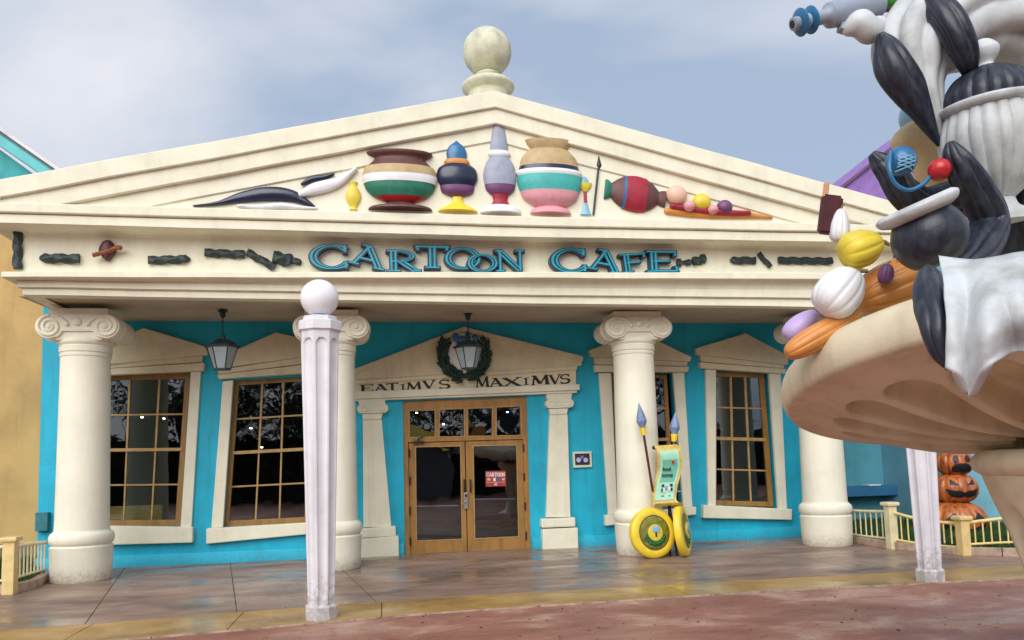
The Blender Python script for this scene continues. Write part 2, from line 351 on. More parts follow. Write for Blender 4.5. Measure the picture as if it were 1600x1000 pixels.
# ---- windows read from the photograph: casing, opening, frame, glass
WIN = [
 dict(ped=[(118, 562), (224, 512), (320, 541), (325, 554), (120, 574)], cor=[(124, 569), (318, 556), (321, 571), (318, 579), (126, 588)],
      legs=[[(128, 588), (147, 587), (141, 822), (122, 822)], [(298, 581), (313.6, 580), (299, 825), (282, 824)]], sill=[(118, 821), (301, 824), (300.6, 848), (118, 853)],
      hole=[(148, 585), (298, 581), (282, 823), (142, 822)], fr=[(149, 585), (297.5, 582), (282, 823), (143, 822)], gl=[(160, 594), (289, 592), (274, 812), (153, 813)], U=[.33, .69]),
 dict(ped=[(346, 557), (431, 519), (512, 538), (514, 552), (346, 575)], cor=[(340, 578), (508, 553), (509, 573), (507, 581), (341, 592)],
      legs=[[(348, 596), (364, 594), (348, 824), (330, 825)], [(486, 588), (502, 586), (503, 816), (486, 817)]], sill=[(322, 826), (510, 815), (510, 832), (322, 850)],
      hole=[(364, 594), (486, 587), (486, 817), (348, 824)], fr=[(363, 595), (484, 588), (485, 818), (347, 824)], gl=[(373, 602), (478, 595), (476, 808), (358, 813.6)], U=[.35, .665]),
 dict(ped=[(921, 547), (998, 518), (1081, 558), (1078, 565), (925, 557)], cor=[(928, 558), (1077, 565.5), (1077, 574), (1075, 581), (931, 581)],
      legs=[[(936, 583), (955, 583), (965, 802), (951, 804)], [(1052, 582), (1069, 582), (1082, 792), (1068, 793)]], sill=[(946, 805), (1088, 792), (1088, 804), (946.6, 822)],
      hole=[(955, 583), (1052, 582), (1068, 793), (965, 802)], fr=[(952, 586), (1042, 585), (1054, 792), (964, 799)], gl=[(957, 591), (1037, 590), (1047, 782), (967, 790)], U=[.33, .67]),
 dict(ped=[(1088, 544), (1165, 520.6), (1232, 556), (1231, 570), (1089, 553.6)], cor=[(1094, 555), (1228, 570), (1229, 578), (1227, 584), (1095.6, 575)],
      legs=[[(1102.6, 577), (1119, 578), (1118.6, 790), (1107, 790)], [(1202, 583), (1220, 584), (1230, 795), (1217, 795)]], sill=[(1099.6, 789), (1238, 795.6), (1237.6, 812.4), (1099, 809.6)],
      hole=[(1119, 578), (1202, 583), (1217, 794.5), (1118.6, 789.5)], fr=[(1115, 580), (1194, 584), (1209, 792), (1115, 789)], gl=[(1120, 588), (1187, 590), (1201, 784), (1119.4, 781.6)], U=[.33, .665]),
]
DOORHOLE = [(629, 627), (823, 619), (830, 858), (633, 868)]
XL, XR = ay(62, 700, WY).x, ay(1268, 800, WY).x
holes = [[xz(x, y, WY) for x, y in W_['hole']] for W_ in WIN]
dh = [xz(x, y, WY) for x, y in DOORHOLE]; dl, dr = dh[3][0], dh[2][0]
outer = [(XL, -.02), (dl, -.02), dh[0], dh[1], (dr, -.02), (XR, -.02), (XR+.03, 4.7), (XL, 4.7)]
slab('wall', [outer]+[h[::-1] for h in holes], WY, .26, BLUE, cafe)
# low painted skirting that swells out of the wall foot
def skirting(a, b):
    bm = bmesh.new(); n = 24; rows = []
    for i in range(n+1):
        x = a+(b-a)*i/n; hh = .20+.012*noise.noise((x*1.3, 3, 1)); d = .05+.008*noise.noise((x*2, 9, 1))
        rows.append([bm.verts.new(v) for v in ((x, WY+.01, hh+.02), (x, WY-d*.6, hh+.012), (x, WY-d, hh-.01), (x, WY-d-.004, -.01))])
    for p, q in zip(rows, rows[1:]):
        for k in range(3): bm.faces.new((p[k], q[k], q[k+1], p[k+1]))
    return autosmooth(mobj('skirting', bm, BLUE, cafe), 60)
skirting(XL, dl-.02); skirting(dr+.02, XR)
box('wall_return', (XR-.13, WY+2.2, 2.35), (.26, 3.8, 4.7), BLUE, cafe)
box('wall_return', (XL+.13, WY+2.2, 2.35), (.26, 3.8, 4.7), BLUE, cafe)
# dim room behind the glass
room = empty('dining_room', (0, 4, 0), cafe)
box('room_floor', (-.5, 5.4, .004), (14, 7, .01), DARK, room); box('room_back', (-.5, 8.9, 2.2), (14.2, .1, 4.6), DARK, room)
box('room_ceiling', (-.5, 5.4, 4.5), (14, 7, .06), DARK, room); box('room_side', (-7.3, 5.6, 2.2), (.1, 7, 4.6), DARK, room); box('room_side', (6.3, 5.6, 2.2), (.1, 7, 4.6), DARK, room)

DL = mat('downlight_glow', (1, .93, .8), .5, 0, 3, 0, emit=10)
for px, py, yy in ((222, 652, 4.2), (256, 654, 5.0), (409, 699, 4.6), (392, 669, 5.2), (693, 663, 4.4), (651, 645, 5.0), (793, 644, 5.0), (1183, 640, 4.4)):
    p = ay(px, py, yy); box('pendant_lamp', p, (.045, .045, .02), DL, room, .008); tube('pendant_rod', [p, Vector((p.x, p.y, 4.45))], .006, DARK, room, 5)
def window(Wd):
    o = empty('window', ay(*Wd['sill'][0], WY), cafe)
    yp = WY-.12
    slab_px('window_pediment', [Wd['ped']], yp-.02, .15, TAN, o, .012)
    c = Wd['cor']; m1, m2 = lerp(c[1], c[3], .42), lerp(c[0], c[4], .5)
    slab_px('cornice_band', [[c[0], (c[1][0]-2, c[1][1]), (m1[0]-3, m1[1]), (m2[0]+1, m2[1])]], yp+.02, .10, TAN, o, .01)
    slab_px('cornice_lip', [[(m2[0]-1, m2[1]+.6), (m1[0]+1, m1[1]+.6), c[3], c[4]]], yp-.015, .14, TAN, o, .014)
    for lg in Wd['legs']: slab_px('casing', [lg], WY-.07, .075, TAN if 0 else CREAM, o, .01)
    slab_px('sill', [Wd['sill']], WY-.13, .14, CREAM, o, .02)
    YF = WY+.13
    slab_px('window_frame', [Wd['fr'], Wd['gl'][::-1]], YF, .07, WOOD, o)
    g = Wd['gl']
    def q(u, v): return lerp(lerp(g[0], g[1], u), lerp(g[3], g[2], u), v)
    us = [0]+Wd['U']+[1]
    for v, hw in ((.25, 1.25), (.5, 2.5), (.75, 1.25)):
        slab_px('rail' if v == .5 else 'muntin', [[(q(0, v)[0]-(3 if v == .5 else .5), q(0, v)[1]-hw), (q(1, v)[0]+(3 if v == .5 else .5), q(1, v)[1]-hw), (q(1, v)[0]+(3 if v == .5 else .5), q(1, v)[1]+hw), (q(0, v)[0]-(3 if v == .5 else .5), q(0, v)[1]+hw)]], YF-.018 if v == .5 else YF+.006, .05, WOODL, o, .004)
    for u in Wd['U']:
        a, b, c_, d = q(u, 0), q(u, .49), q(u, .51), q(u, 1)
        slab_px('muntin', [[(a[0]-1.5, a[1]), (a[0]+1.5, a[1]), (b[0]+1.5, b[1]), (b[0]-1.5, b[1])]], YF+.002, .05, WOODL, o, .004)
        slab_px('muntin', [[(c_[0]-1.3, c_[1]), (c_[0]+1.3, c_[1]), (d[0]+1.3, d[1]), (d[0]-1.3, d[1])]], YF+.012, .04, WOODL, o, .004)
    for i in range(3):
        for j in range(4):
            e = .003
            slab_px('pane', [[q(us[i]+e, j/4+e), q(us[i+1]-e, j/4+e), q(us[i+1]-e, j/4+.25-e), q(us[i]+e, j/4+.25-e)]], YF+.035+random.uniform(-.003, .003), .006, GLASS, o)
    return o
for i, W_ in enumerate(WIN): window(W_)

# ---- door
door = empty('entrance_door', (0, WY, 0), cafe)
tp = [[(640, 642), (679.4, 641), (679.4, 682), (640, 683)], [(687, 640), (725, 639), (725, 681), (687, 682)], [(731.5, 638.6), (769, 637.5), (769, 680.5), (731.5, 681)], [(776, 636.5), (813, 635), (814, 679.5), (776, 680.3)]]
YD = WY+.05
slab_px('door_frame', [[(629, 627.5), (823, 619.5), (829.7, 857), (822, 857.4), (817, 686), (637.5, 691), (641, 867), (633.4, 867.5)]]+[p[::-1] for p in tp], YD-.02, .12, WOOD, door)
for p in tp: slab_px('transom_pane', [p], YD+.03, .006, GLASS, door)
for p in tp:
    slab_px('transom_bead', [[(p[0][0]-1.3, p[0][1]-1.3), (p[1][0]+1.3, p[1][1]-1.3), (p[2][0]+1.3, p[2][1]+1.3), (p[3][0]-1.3, p[3][1]+1.3)], p[::-1]], YD-.03, .02, WOODL, door)
LV = [([(638.5, 692.5), (725.8, 689.5), (729.8, 861.5), (641.3, 866.3)], [(650, 699), (719, 697.4), (721.6, 842), (651.4, 844.6)]),
      ([(727.3, 689.5), (816.3, 687), (821.5, 857), (731.2, 861.3)], [(740, 697), (806.6, 696), (810, 838), (742.6, 841)])]
for k, (a, g) in enumerate(LV):
    lf = slab_px('door_leaf', [a, g[::-1]], YD+.012, .05, WOOD, door)
    slab_px('door_glass', [g], YD+.04, .006, GLASS, lf)
    slab_px('glazing_bead', [[(g[0][0]-1.4, g[0][1]-1.4), (g[1][0]+1.4, g[1][1]-1.4), (g[2][0]+1.4, g[2][1]+1.4), (g[3][0]-1.4, g[3][1]+1.4)], g[::-1]], YD+.003, .02, WOODL, lf)
    yb = 789.5 if k == 0 else 779
    slab_px('push_bar', [[(g[0][0]+1, yb+(1 if k == 0 else 0)), (g[1][0]-2, yb-.5), (g[1][0]-2, yb+1.3), (g[0][0]+1, yb+2.3)]], YD+.09, .03, STEEL if k == 0 else GUNGREY, lf)
    hx = 725.5 if k == 0 else 735
    p, q_ = ay(hx, 750, YD-.05), ay(hx+.4, 768, YD-.05)
    tube('pull_handle', [p+Vector((0, .06, 0)), p, lerp(p, q_, .5), q_, Vector(q_)+Vector((0, .06, 0))], .017, BLACKP, lf, 8)
    ex = [(639.6, 708), (640.2, 751), (640.6, 798), (641.2, 846)] if k == 0 else [(818, 700), (819, 745), (820.5, 791), (822, 837)]
    for h in ex:
        c = ay(*h, YD-.03); lathe('hinge', [(.016, -.075), (.016, .075)], c, BLACKP, lf, 10)
c = ay(728, 782.5, YD-.02); pl = box('lock_plate', c, (.075, .025, .31), STEEL, door, .008)
lathe('lock_cylinder', [(.02, -.02), (.02, .02)], c+Vector((0, -.02, .10)), BLACKP, door, 12)
tube('lever_handle', [c+Vector((0, 0, -.02)), c+Vector((0, -.06, -.02)), c+Vector((-.10, -.065, -.05))], .011, STEEL, door, 8)
c = ay(654.5, 690.8, YD-.05); box('door_closer', c, (.20, .05, .05), BLACKP, door, .01)
tube('closer_arm', [c+Vector((-.03, 0, .02)), c+Vector((.0, -.04, .07)), c+Vector((.08, -.02, .09))], .012, BLACKP, door, 6)

# ---- door surround
sur = empty('door_surround', ay(725, 600, WY), cafe)
slab_px('tympanum_panel', [[(541, 583), (725, 512.5), (910, 557.5), (909, 571), (903, 571.5), (553, 594), (541, 594)]], WY-.10, .12, TAN, sur, .012)
slab_px('rake_lip', [[(539, 582), (725, 510.5), (911.5, 556.5), (911, 564), (725, 518.5), (540, 590)]], WY-.14, .05, TAN, sur, .012)
slab_px('upper_molding', [[(545, 594.5), (903, 571), (902, 577.5), (545, 601)]], WY-.13, .14, TAN, sur, .02)
slab_px('frieze_panel', [[(548, 599), (900, 575), (900, 601), (548, 613)]], WY-.08, .09, TAN, sur)
slab_px('architrave', [[(543, 612), (906, 600), (906, 609.3), (543, 624)]], WY-.16, .17, CREAM, sur, .015)
slab_px('architrave_fillet', [[(546, 624), (902, 609.6), (902, 613.6), (548, 627)]], WY-.11, .12, CREAM, sur, .01)
def pilaster(ab, ca, nk, sh, to, plh):
    o = empty('pilaster', ay(*plh[2], WY), cafe)
    slab_px('abacus', [ab], WY-.13, .14, CREAM, o, .01)
    # capital: rounded ends
    (x0, y0), (x1, y1) = ca; r = (y1-y0)/2; lp = []
    for k in range(9): t = math.pi/2+math.pi*k/8; lp.append((x0+r+r*math.cos(t), (y0+y1)/2-r*math.sin(t)))
    for k in range(9): t = -math.pi/2+math.pi*k/8; lp.append((x1-r+r*math.cos(t), (y0+y1)/2-1.2-r*math.sin(t)))
    slab_px('capital', [lp], WY-.17, .18, CREAM, o, .015)
    for k in range(5):
        t = (k+.5)/5; p = ay(x0+r*.9+(x1-x0-1.8*r)*t, (y0+y1)/2-1.2*t, WY-.17)
        bm = bmesh.new(); n = 18; rr = .052 if k in (0, 4) else .04
        bm_tube(bm, [p+Vector((rr*math.cos(2*math.pi*i/n), 0, rr*math.sin(2*math.pi*i/n))) for i in range(n+1)], .011, 6); autosmooth(mobj('bead_ring', bm, CREAM, o), 80)
    slab_px('necking', [nk], WY-.13, .14, CREAM, o, .015)
    slab_px('shaft', [sh], WY-.10, .11, CREAM, o, .01)
    for t in (.2, .4, .6, .8):
        a, b = lerp(sh[0], sh[1], t), lerp(sh[3], sh[2], t)
        slab_px('fillet', [[(a[0]-.45, a[1]+6), (a[0]+.45, a[1]+6), (b[0]+.45, b[1]-4), (b[0]-.45, b[1]-4)]], WY-.105, .01, CREAM, o)
    slab_px('torus', [to], WY-.17, .18, CREAM, o, .03); slab_px('plinth', [plh], WY-.19, .21, CREAM, o, .02)
pilaster([(560, 626), (602, 624.5), (602, 631), (561, 632)], ((558, 631.5), (607, 646)), [(566, 646), (598, 645), (596, 655), (567, 656)],
         [(567, 655), (596.6, 655), (611.5, 823), (568, 824)], [(563, 826), (618.5, 822), (619, 838), (563, 841)], [(564, 842), (623, 837.5), (623.5, 870), (563, 873)])
pilaster([(854, 616), (894, 614.3), (893, 623), (855, 624.5)], ((852.6, 624), (897, 638)), [(858, 638.5), (888, 637.5), (886, 647), (860, 648)],
         [(859, 648), (887, 647), (891.5, 808), (853.5, 808.5)], [(846, 811), (899.5, 808.5), (899.5, 823), (846, 825)], [(848, 827), (903, 824.5), (904, 857.5), (848.5, 860.5)])

# ---- letters built from strokes (unit box, origin lower left)
def arc(cx, cy, rx, ry, a0, a1, thick, thin, n=22):
    S = []
    for i in range(n):
        q_ = []
        for k in (i, i+1):
            a = R(a0+(a1-a0)*k/n); w_ = thin+(thick-thin)*abs(math.cos(a)); q_.append((cx+rx*math.cos(a), cy+ry*math.sin(a), w_, math.cos(a), math.sin(a)))
        S.append(q_)
    return ('arc', S)
def ln(x0, y0, x1, y1, t): return ('ln', (x0, y0, x1, y1), t)
TK, TN, SF = .17, .07, .06
def serif(x, y, w_): return ln(x-w_/2, y, x+w_/2, y, SF)
GL = {
 'C': [arc(.53, .5, .46, .45, 42, 322, TK, TN), ln(.86, .95, .86, .70, .06), ln(.88, .30, .88, .06, .06)],
 'O': [arc(.5, .5, .44, .45, 0, 360, TK, TN, 32)],
 'A': [ln(.12, .03, .47, .95, TN), ln(.45, .97, .86, .03, TK), ln(.26, .34, .68, .34, TN), serif(.12, .03, .30), serif(.86, .03, .30), serif(.38, .97, .26)],
 'R': [ln(.22, .03, .22, .97, TK), arc(.30, .72, .46, .24, 90, -90, TK*.8, TN), ln(.18, .96, .34, .96, TN), ln(.18, .48, .34, .48, TN), ln(.42, .48, .84, .03, TK), serif(.22, .03, .36), serif(.86, .03, .28), serif(.14, .97, .2)],
 'T': [ln(.5, .03, .5, .95, TK), ln(.02, .95, .98, .95, .08), ln(.04, .99, .10, .80, .06), ln(.96, .99, .90, .80, .06), serif(.5, .03, .40)],
 'N': [ln(.16, .03, .16, .97, TN), ln(.14, .96, .82, .05, TK), ln(.84, .03, .84, .97, TN), serif(.16, .03, .28), serif(.84, .97, .28), serif(.10, .97, .2)],
 'F': [ln(.24, .03, .24, .97, TK), ln(.2, .95, .90, .95, TN), ln(.88, .98, .86, .76, .05), ln(.24, .52, .72, .52, TN), serif(.24, .03, .38), serif(.12, .97, .2)],
 'E': [ln(.22, .03, .22, .97, TK), ln(.2, .95, .90, .95, TN), ln(.88, .98, .86, .76, .05), ln(.22, .52, .70, .52, TN), ln(.2, .05, .90, .05, TN), ln(.87, .26, .92, .03, .05), serif(.12, .97, .2), serif(.12, .03, .2)],
 'I': [ln(.5, .03, .5, .97, TK*1.5), serif(.5, .03, .9), serif(.5, .97, .9)],
 'M': [ln(.10, .03, .18, .97, TN), ln(.17, .97, .50, .10, TK*.9), ln(.50, .10, .82, .97, TN), ln(.82, .97, .90, .03, TK*.9), serif(.10, .03, .2), serif(.90, .03, .24), serif(.12, .97, .18), serif(.86, .97, .16)],
 'V': [ln(.12, .97, .50, .05, TK), ln(.50, .05, .86, .97, TN), serif(.12, .97, .28), serif(.86, .97, .26)],
 'X': [ln(.12, .97, .86, .03, TK), ln(.86, .97, .12, .03, TN), serif(.12, .97, .26), serif(.86, .97, .26), serif(.12, .03, .26), serif(.86, .03, .26)],
 'S': [arc(.50, .73, .34, .22, 25, 270, TN*1.6, TN), arc(.50, .27, .36, .22, 90, -150, TN*2.4, TN), ln(.82, .95, .82, .72, .05), ln(.16, .05, .16, .28, .05)],
}
def glyph_quads(ch, grow=0., scale=1., inline=False):
    out_ = []
    for s in GL[ch]:
        if s[0] == 'ln':
            x0, y0, x1, y1 = s[1]; t = s[2]; d = Vector((x1-x0, y1-y0)); n = Vector((-d.y, d.x)).normalized(); e = d.normalized()*grow
            def q(off, w_): a = n*off; b = n*(w_/2); return [(x0+a.x+b.x-e.x, y0+a.y+b.y-e.y), (x1+a.x+b.x+e.x, y1+a.y+b.y+e.y), (x1+a.x-b.x+e.x, y1+a.y-b.y+e.y), (x0+a.x-b.x-e.x, y0+a.y-b.y-e.y)]
            if inline and t > .12: out_ += [q(t*.36, t*.34), q(-t*.36, t*.34)]
            else: out_.append(q(0, t*scale+grow*2))
        else:
            for a, b in s[1]:
                def pt(v, off): return (v[0]+v[3]*off, v[1]+v[4]*off)
                if inline:
                    for lo, hi in ((-.5, -.22), (.10, .5)): out_.append([pt(a, a[2]*lo), pt(a, a[2]*hi), pt(b, b[2]*hi), pt(b, b[2]*lo)])
                else:
                    ga, gb = a[2]*scale/2+grow, b[2]*scale/2+grow; out_.append([pt(a, -ga), pt(a, ga), pt(b, gb), pt(b, -gb)])
    return out_
def glyph_mesh(bm, quads, f, yf, yb):
    st = 0.
    for k, q in enumerate(quads):
        st = (st+.0004) % .0032
        prism(bm, [[f(*p) for p in q]], yf-st, yb)
def letter(ch, x0, y0, x1, y1, rot, Y, base_d, parent, label=None):
    """pixel box -> frame on the plane Y; rot in degrees (clockwise)"""
    c = Vector(xz((x0+x1)/2, (y0+y1)/2, Y)); a, b = Vector(xz(x0, (y0+y1)/2, Y)), Vector(xz(x1, (y0+y1)/2, Y))
    wd = (b-a).length; hd = (Vector(xz((x0+x1)/2, y0, Y))-Vector(xz((x0+x1)/2, y1, Y))).length; sl = math.atan2((b-a).y, (b-a).x)-R(rot)
    cs, sn = math.cos(sl), math.sin(sl)
    def f(u, v): X, Z = (u-.5)*wd, (v-.5)*hd; return (c.x+X*cs-Z*sn, c.y+X*sn+Z*cs)
    bm = bmesh.new(); glyph_mesh(bm, glyph_quads(ch, .042), f, Y, Y+base_d); o = mobj('letter', bm, SIGNNAVY, parent)
    bm = bmesh.new(); glyph_mesh(bm, glyph_quads(ch, 0, 1, True), f, Y-.014, Y-.001); mobj('letter_face', bm, SIGNTEAL, o)
    return o
YFZ = -.95
sg = tag(empty('sign_lettering', ay(655, 423, YFZ)), 'raised teal and navy letters spelling CARTOON on the frieze', 'sign')
for a in [('C', 485, 382, 548, 421, 0), ('A', 549, 384, 603, 417, 14), ('R', 603, 391, 657, 424, 0), ('T', 648, 384, 703, 419, 1), ('O', 697, 387, 749, 421, 0), ('N', 774, 391, 820, 424, 0)]: letter(*a, YFZ-.13, .13, sg)
letter('O', 732, 397, 776, 425, 0, YFZ-.165, .16, sg)
sg = tag(empty('sign_lettering', ay(960, 423, YFZ)), 'raised teal and navy letters spelling CAFE on the frieze', 'sign')
for a in [('C', 862, 388, 920, 426, 0), ('A', 921, 391, 971, 424, 10), ('F', 969, 396, 1013, 425, -5), ('E', 1010, 392, 1062, 425, 0)]: letter(*a, YFZ-.13, .13, sg)
lt = empty('painted_motto', ay(725, 605, WY-.085), cafe)
for ch, x0, y0, x1, y1 in [('E', 562, 601, 585, 612), ('A', 584, 600, 606, 611), ('T', 603, 598.5, 623, 610.5), ('I', 625, 600, 634, 609.5), ('M', 635, 597, 658, 609.5), ('V', 660, 594.5, 681, 607.5), ('S', 684, 593, 704.5, 608),
                           ('M', 743, 589, 764, 605), ('A', 764, 590.5, 786, 604), ('X', 785, 590, 815, 603.5), ('I', 817, 590.5, 827, 601.5), ('M', 830, 586.5, 858, 601), ('V', 858, 585.5, 877, 600.5), ('S', 873.5, 584.5, 892, 599.5)]:
    Y = WY-.084; c = Vector(xz((x0+x1)/2, (y0+y1)/2, Y)); a, b = Vector(xz(x0, (y0+y1)/2+.9, Y)), Vector(xz(x1, (y0+y1)/2-.9, Y)); wd = (b-a).length
    hd = (Vector(xz((x0+x1)/2, y0, Y))-Vector(xz((x0+x1)/2, y1, Y))).length; d = (b-a).normalized()
    def f(u, v): return (c.x+(u-.5)*wd*d.x, c.y+(u-.5)*wd*d.y+(v-.5)*hd)
    bm = bmesh.new(); glyph_mesh(bm, glyph_quads(ch, .012, 1.15), f, Y, Y+.003); mobj('painted_letter', bm, BLACKP, lt)

# ---- entablature: one profile carried round three sides with mitred corners
DZ = [(4.22, (.075, .015, -.02)), (4.48, (.02, -.005, .0)), (4.62, (-.10, -.04, .01)), (4.735, (-.125, -.05, .02)), (5.20, (.05, .06, .06)), (5.27, (.01, -.03, .0)), (5.42, (.0, -.02, .0)), (5.60, (0, 0, 0))]
def dzx(x, z):
    """the mouldings are hand-formed and not quite parallel"""
    def at(c): t = max(-1.2, min(1.2, x/6)); return c[1]+(c[2]-c[1])*t if t > 0 else c[1]+(c[1]-c[0])*t
    if z <= DZ[0][0]: return at(DZ[0][1])
    for (a, ca), (b, cb) in zip(DZ, DZ[1:]):
        if z <= b: t = (z-a)/(b-a); return at(ca)*(1-t)+at(cb)*t
    return 0
def side(o, z): return o-.23 if z < 4.5 else (o*.2-.02 if z < 5.0 else o*.7)
def entab(name, prof, m, nx=60, xh=HALF):
    bm = bmesh.new(); YB = 2.2; secs = []
    xl, xr = XC-xh, XC+xh
    path = [('l', 1.)] + [('f', i/nx) for i in range(nx+1)] + [('r', 1.)]
    for kind, t in path:
        row = []
        for o, z in prof:
            so = side(o, z)
            if kind == 'l': p = (xl-so, YB, z+dzx(xl, z))
            elif kind == 'r': p = (xr+so, YB, z+dzx(xr, z))
            else:
                x_ = (xl-so)+(xr-xl+2*so)*t; wv = noise.noise((x_*.9, z*2, 4))*.010+noise.noise((x_*3.1, z*5, 8))*.004
                wz = noise.noise((x_*.7, z*3, 14))*.008
                p = (x_, YFZ-o+(wv if 0 < t < 1 else 0), z+dzx(x_, z)+(wz if 0 < t < 1 else 0))
            row.append(bm.verts.new(p))
        secs.append(row)
    for a, b in zip(secs, secs[1:]):
        for k in range(len(prof)-1): bm.faces.new((a[k], b[k], b[k+1], a[k+1]))
    return autosmooth(mobj(name, bm, m, cafe), 28)
def cove(a, b, n=5, inward=True):
    o = []
    for i in range(n+1):
        t = i/n*math.pi/2
        o.append((a[0]+(b[0]-a[0])*(1-math.cos(t)), a[1]+(b[1]-a[1])*math.sin(t)) if inward else (a[0]+(b[0]-a[0])*math.sin(t), a[1]+(b[1]-a[1])*(1-math.cos(t))))
    return o
entab('architrave', [(-.14, 4.222), (.06, 4.215), (.08, 4.222), (.08, 4.335), (.072, 4.345), (.125, 4.352), (.135, 4.36), (.135, 4.472), (.125, 4.482), (.12, 4.49)] + cove((.13, 4.50), (.27, 4.615)) + [(.30, 4.625), (.31, 4.635), (.31, 4.722), (.295, 4.735), (0, 4.75)], CREAM)
entab('frieze', [(0, 4.74), (0, 5.21)], CREAM)
entab('cornice', [(0, 5.175)] + cove((.02, 5.185), (.36, 5.255), 6) + [(.40, 5.262), (.41, 5.27), (.41, 5.402), (.40, 5.412), (.36, 5.42), (.45, 5.428), (.46, 5.44), (.46, 5.555), (.44, 5.57), (0, 5.60)], CREAM)
# porch ceiling
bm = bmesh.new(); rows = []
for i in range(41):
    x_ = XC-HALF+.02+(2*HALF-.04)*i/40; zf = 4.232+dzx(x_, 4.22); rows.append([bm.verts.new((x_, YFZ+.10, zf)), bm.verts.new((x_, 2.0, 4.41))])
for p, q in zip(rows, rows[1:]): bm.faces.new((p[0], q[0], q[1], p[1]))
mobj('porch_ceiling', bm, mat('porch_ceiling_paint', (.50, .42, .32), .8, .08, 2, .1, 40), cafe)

# ---- pediment
ZG, SL = 7.60, .2352; XT = 8.3
def chev(o_top, o_bot, yf, name, depth, m, n=40, xt=XT):
    """a band under the rake between two vertical offsets, from eave to eave over the apex"""
    bm = bmesh.new(); rows = []
    for i in range(-n, n+1):
        x_ = xt*i/n; base = ZG-SL*abs(x_)+.013*noise.noise((x_*.8, o_top*7, 2)) ; zb = max(base-o_bot, 5.50); zt = max(base-o_top, 5.52)
        wy = .008*noise.noise((x_*1.1, o_bot*9, 5))
        rows.append([bm.verts.new(p) for p in ((XC+x_, yf+depth, zt), (XC+x_, yf+.012+wy, zt), (XC+x_, yf+wy, zt-.012), (XC+x_, yf+wy, zb+.012), (XC+x_, yf+.012+wy, zb), (XC+x_, yf+depth, zb))])
    for a, b in zip(rows, rows[1:]):
        for k in range(5): bm.faces.new((a[k], b[k], b[k+1], a[k+1]))
    bm.faces.new(rows[0]); bm.faces.new(rows[-1][::-1])
    return autosmooth(mobj(name, bm, m, cafe), 25)
chev(0, .27, YFZ-.50, 'rake_fascia', .7, CREAM, xt=8.15)
chev(.262, .52, YFZ-.445, 'rake_band', .5, CREAM, xt=8.0)
chev(.515, .78, YFZ-.368, 'rake_inner_band', .3, CREAM, xt=7.8)
slab('tympanum', [[(XC-7.4, 5.45), (XC+7.4, 5.45), (XC+7.4, 5.6), (XC, 7.2), (XC-7.4, 5.6)]], YFZ-.34, .3, CREAM, cafe)
bm = bmesh.new()
for s in (-1, 1):
    v = [bm.verts.new(p) for p in ((XC, YFZ-.45, ZG-.01), (XC+s*8.1, YFZ-.45, ZG-.01-SL*8.1), (XC+s*8.1, 9, ZG-.01-SL*8.1), (XC, 9, ZG-.01))]; bm.faces.new(v)
mobj('roof', bm, mat('roof_membrane', (.42, .40, .34), .8, .1, 2, .1, 30), cafe)
fc = ay(767, 100, YFZ); FX = XC-.03
lathe('finial', [(.335, -.7), (.335, 7.80-7.45), (.34, .38)]+[(.33+.115*math.sin(math.pi*t/8), .38+.22*t/8) for t in range(1, 8)]+[(.30, .60), (.22, .625), (.20, .66), (.215, .69), (.20, .715), (.17, .735)]+[(.41*math.cos(R(a)), 1.115+.41*math.sin(R(a))) for a in range(-66, 91, 8)]+[(.01, 1.525)],
      (FX, YFZ+.1, 7.45), mat('weathered_finial_stucco', (.66, .66, .50), .75, .14, 4, .3, 35, streak=.2), cafe, 56)

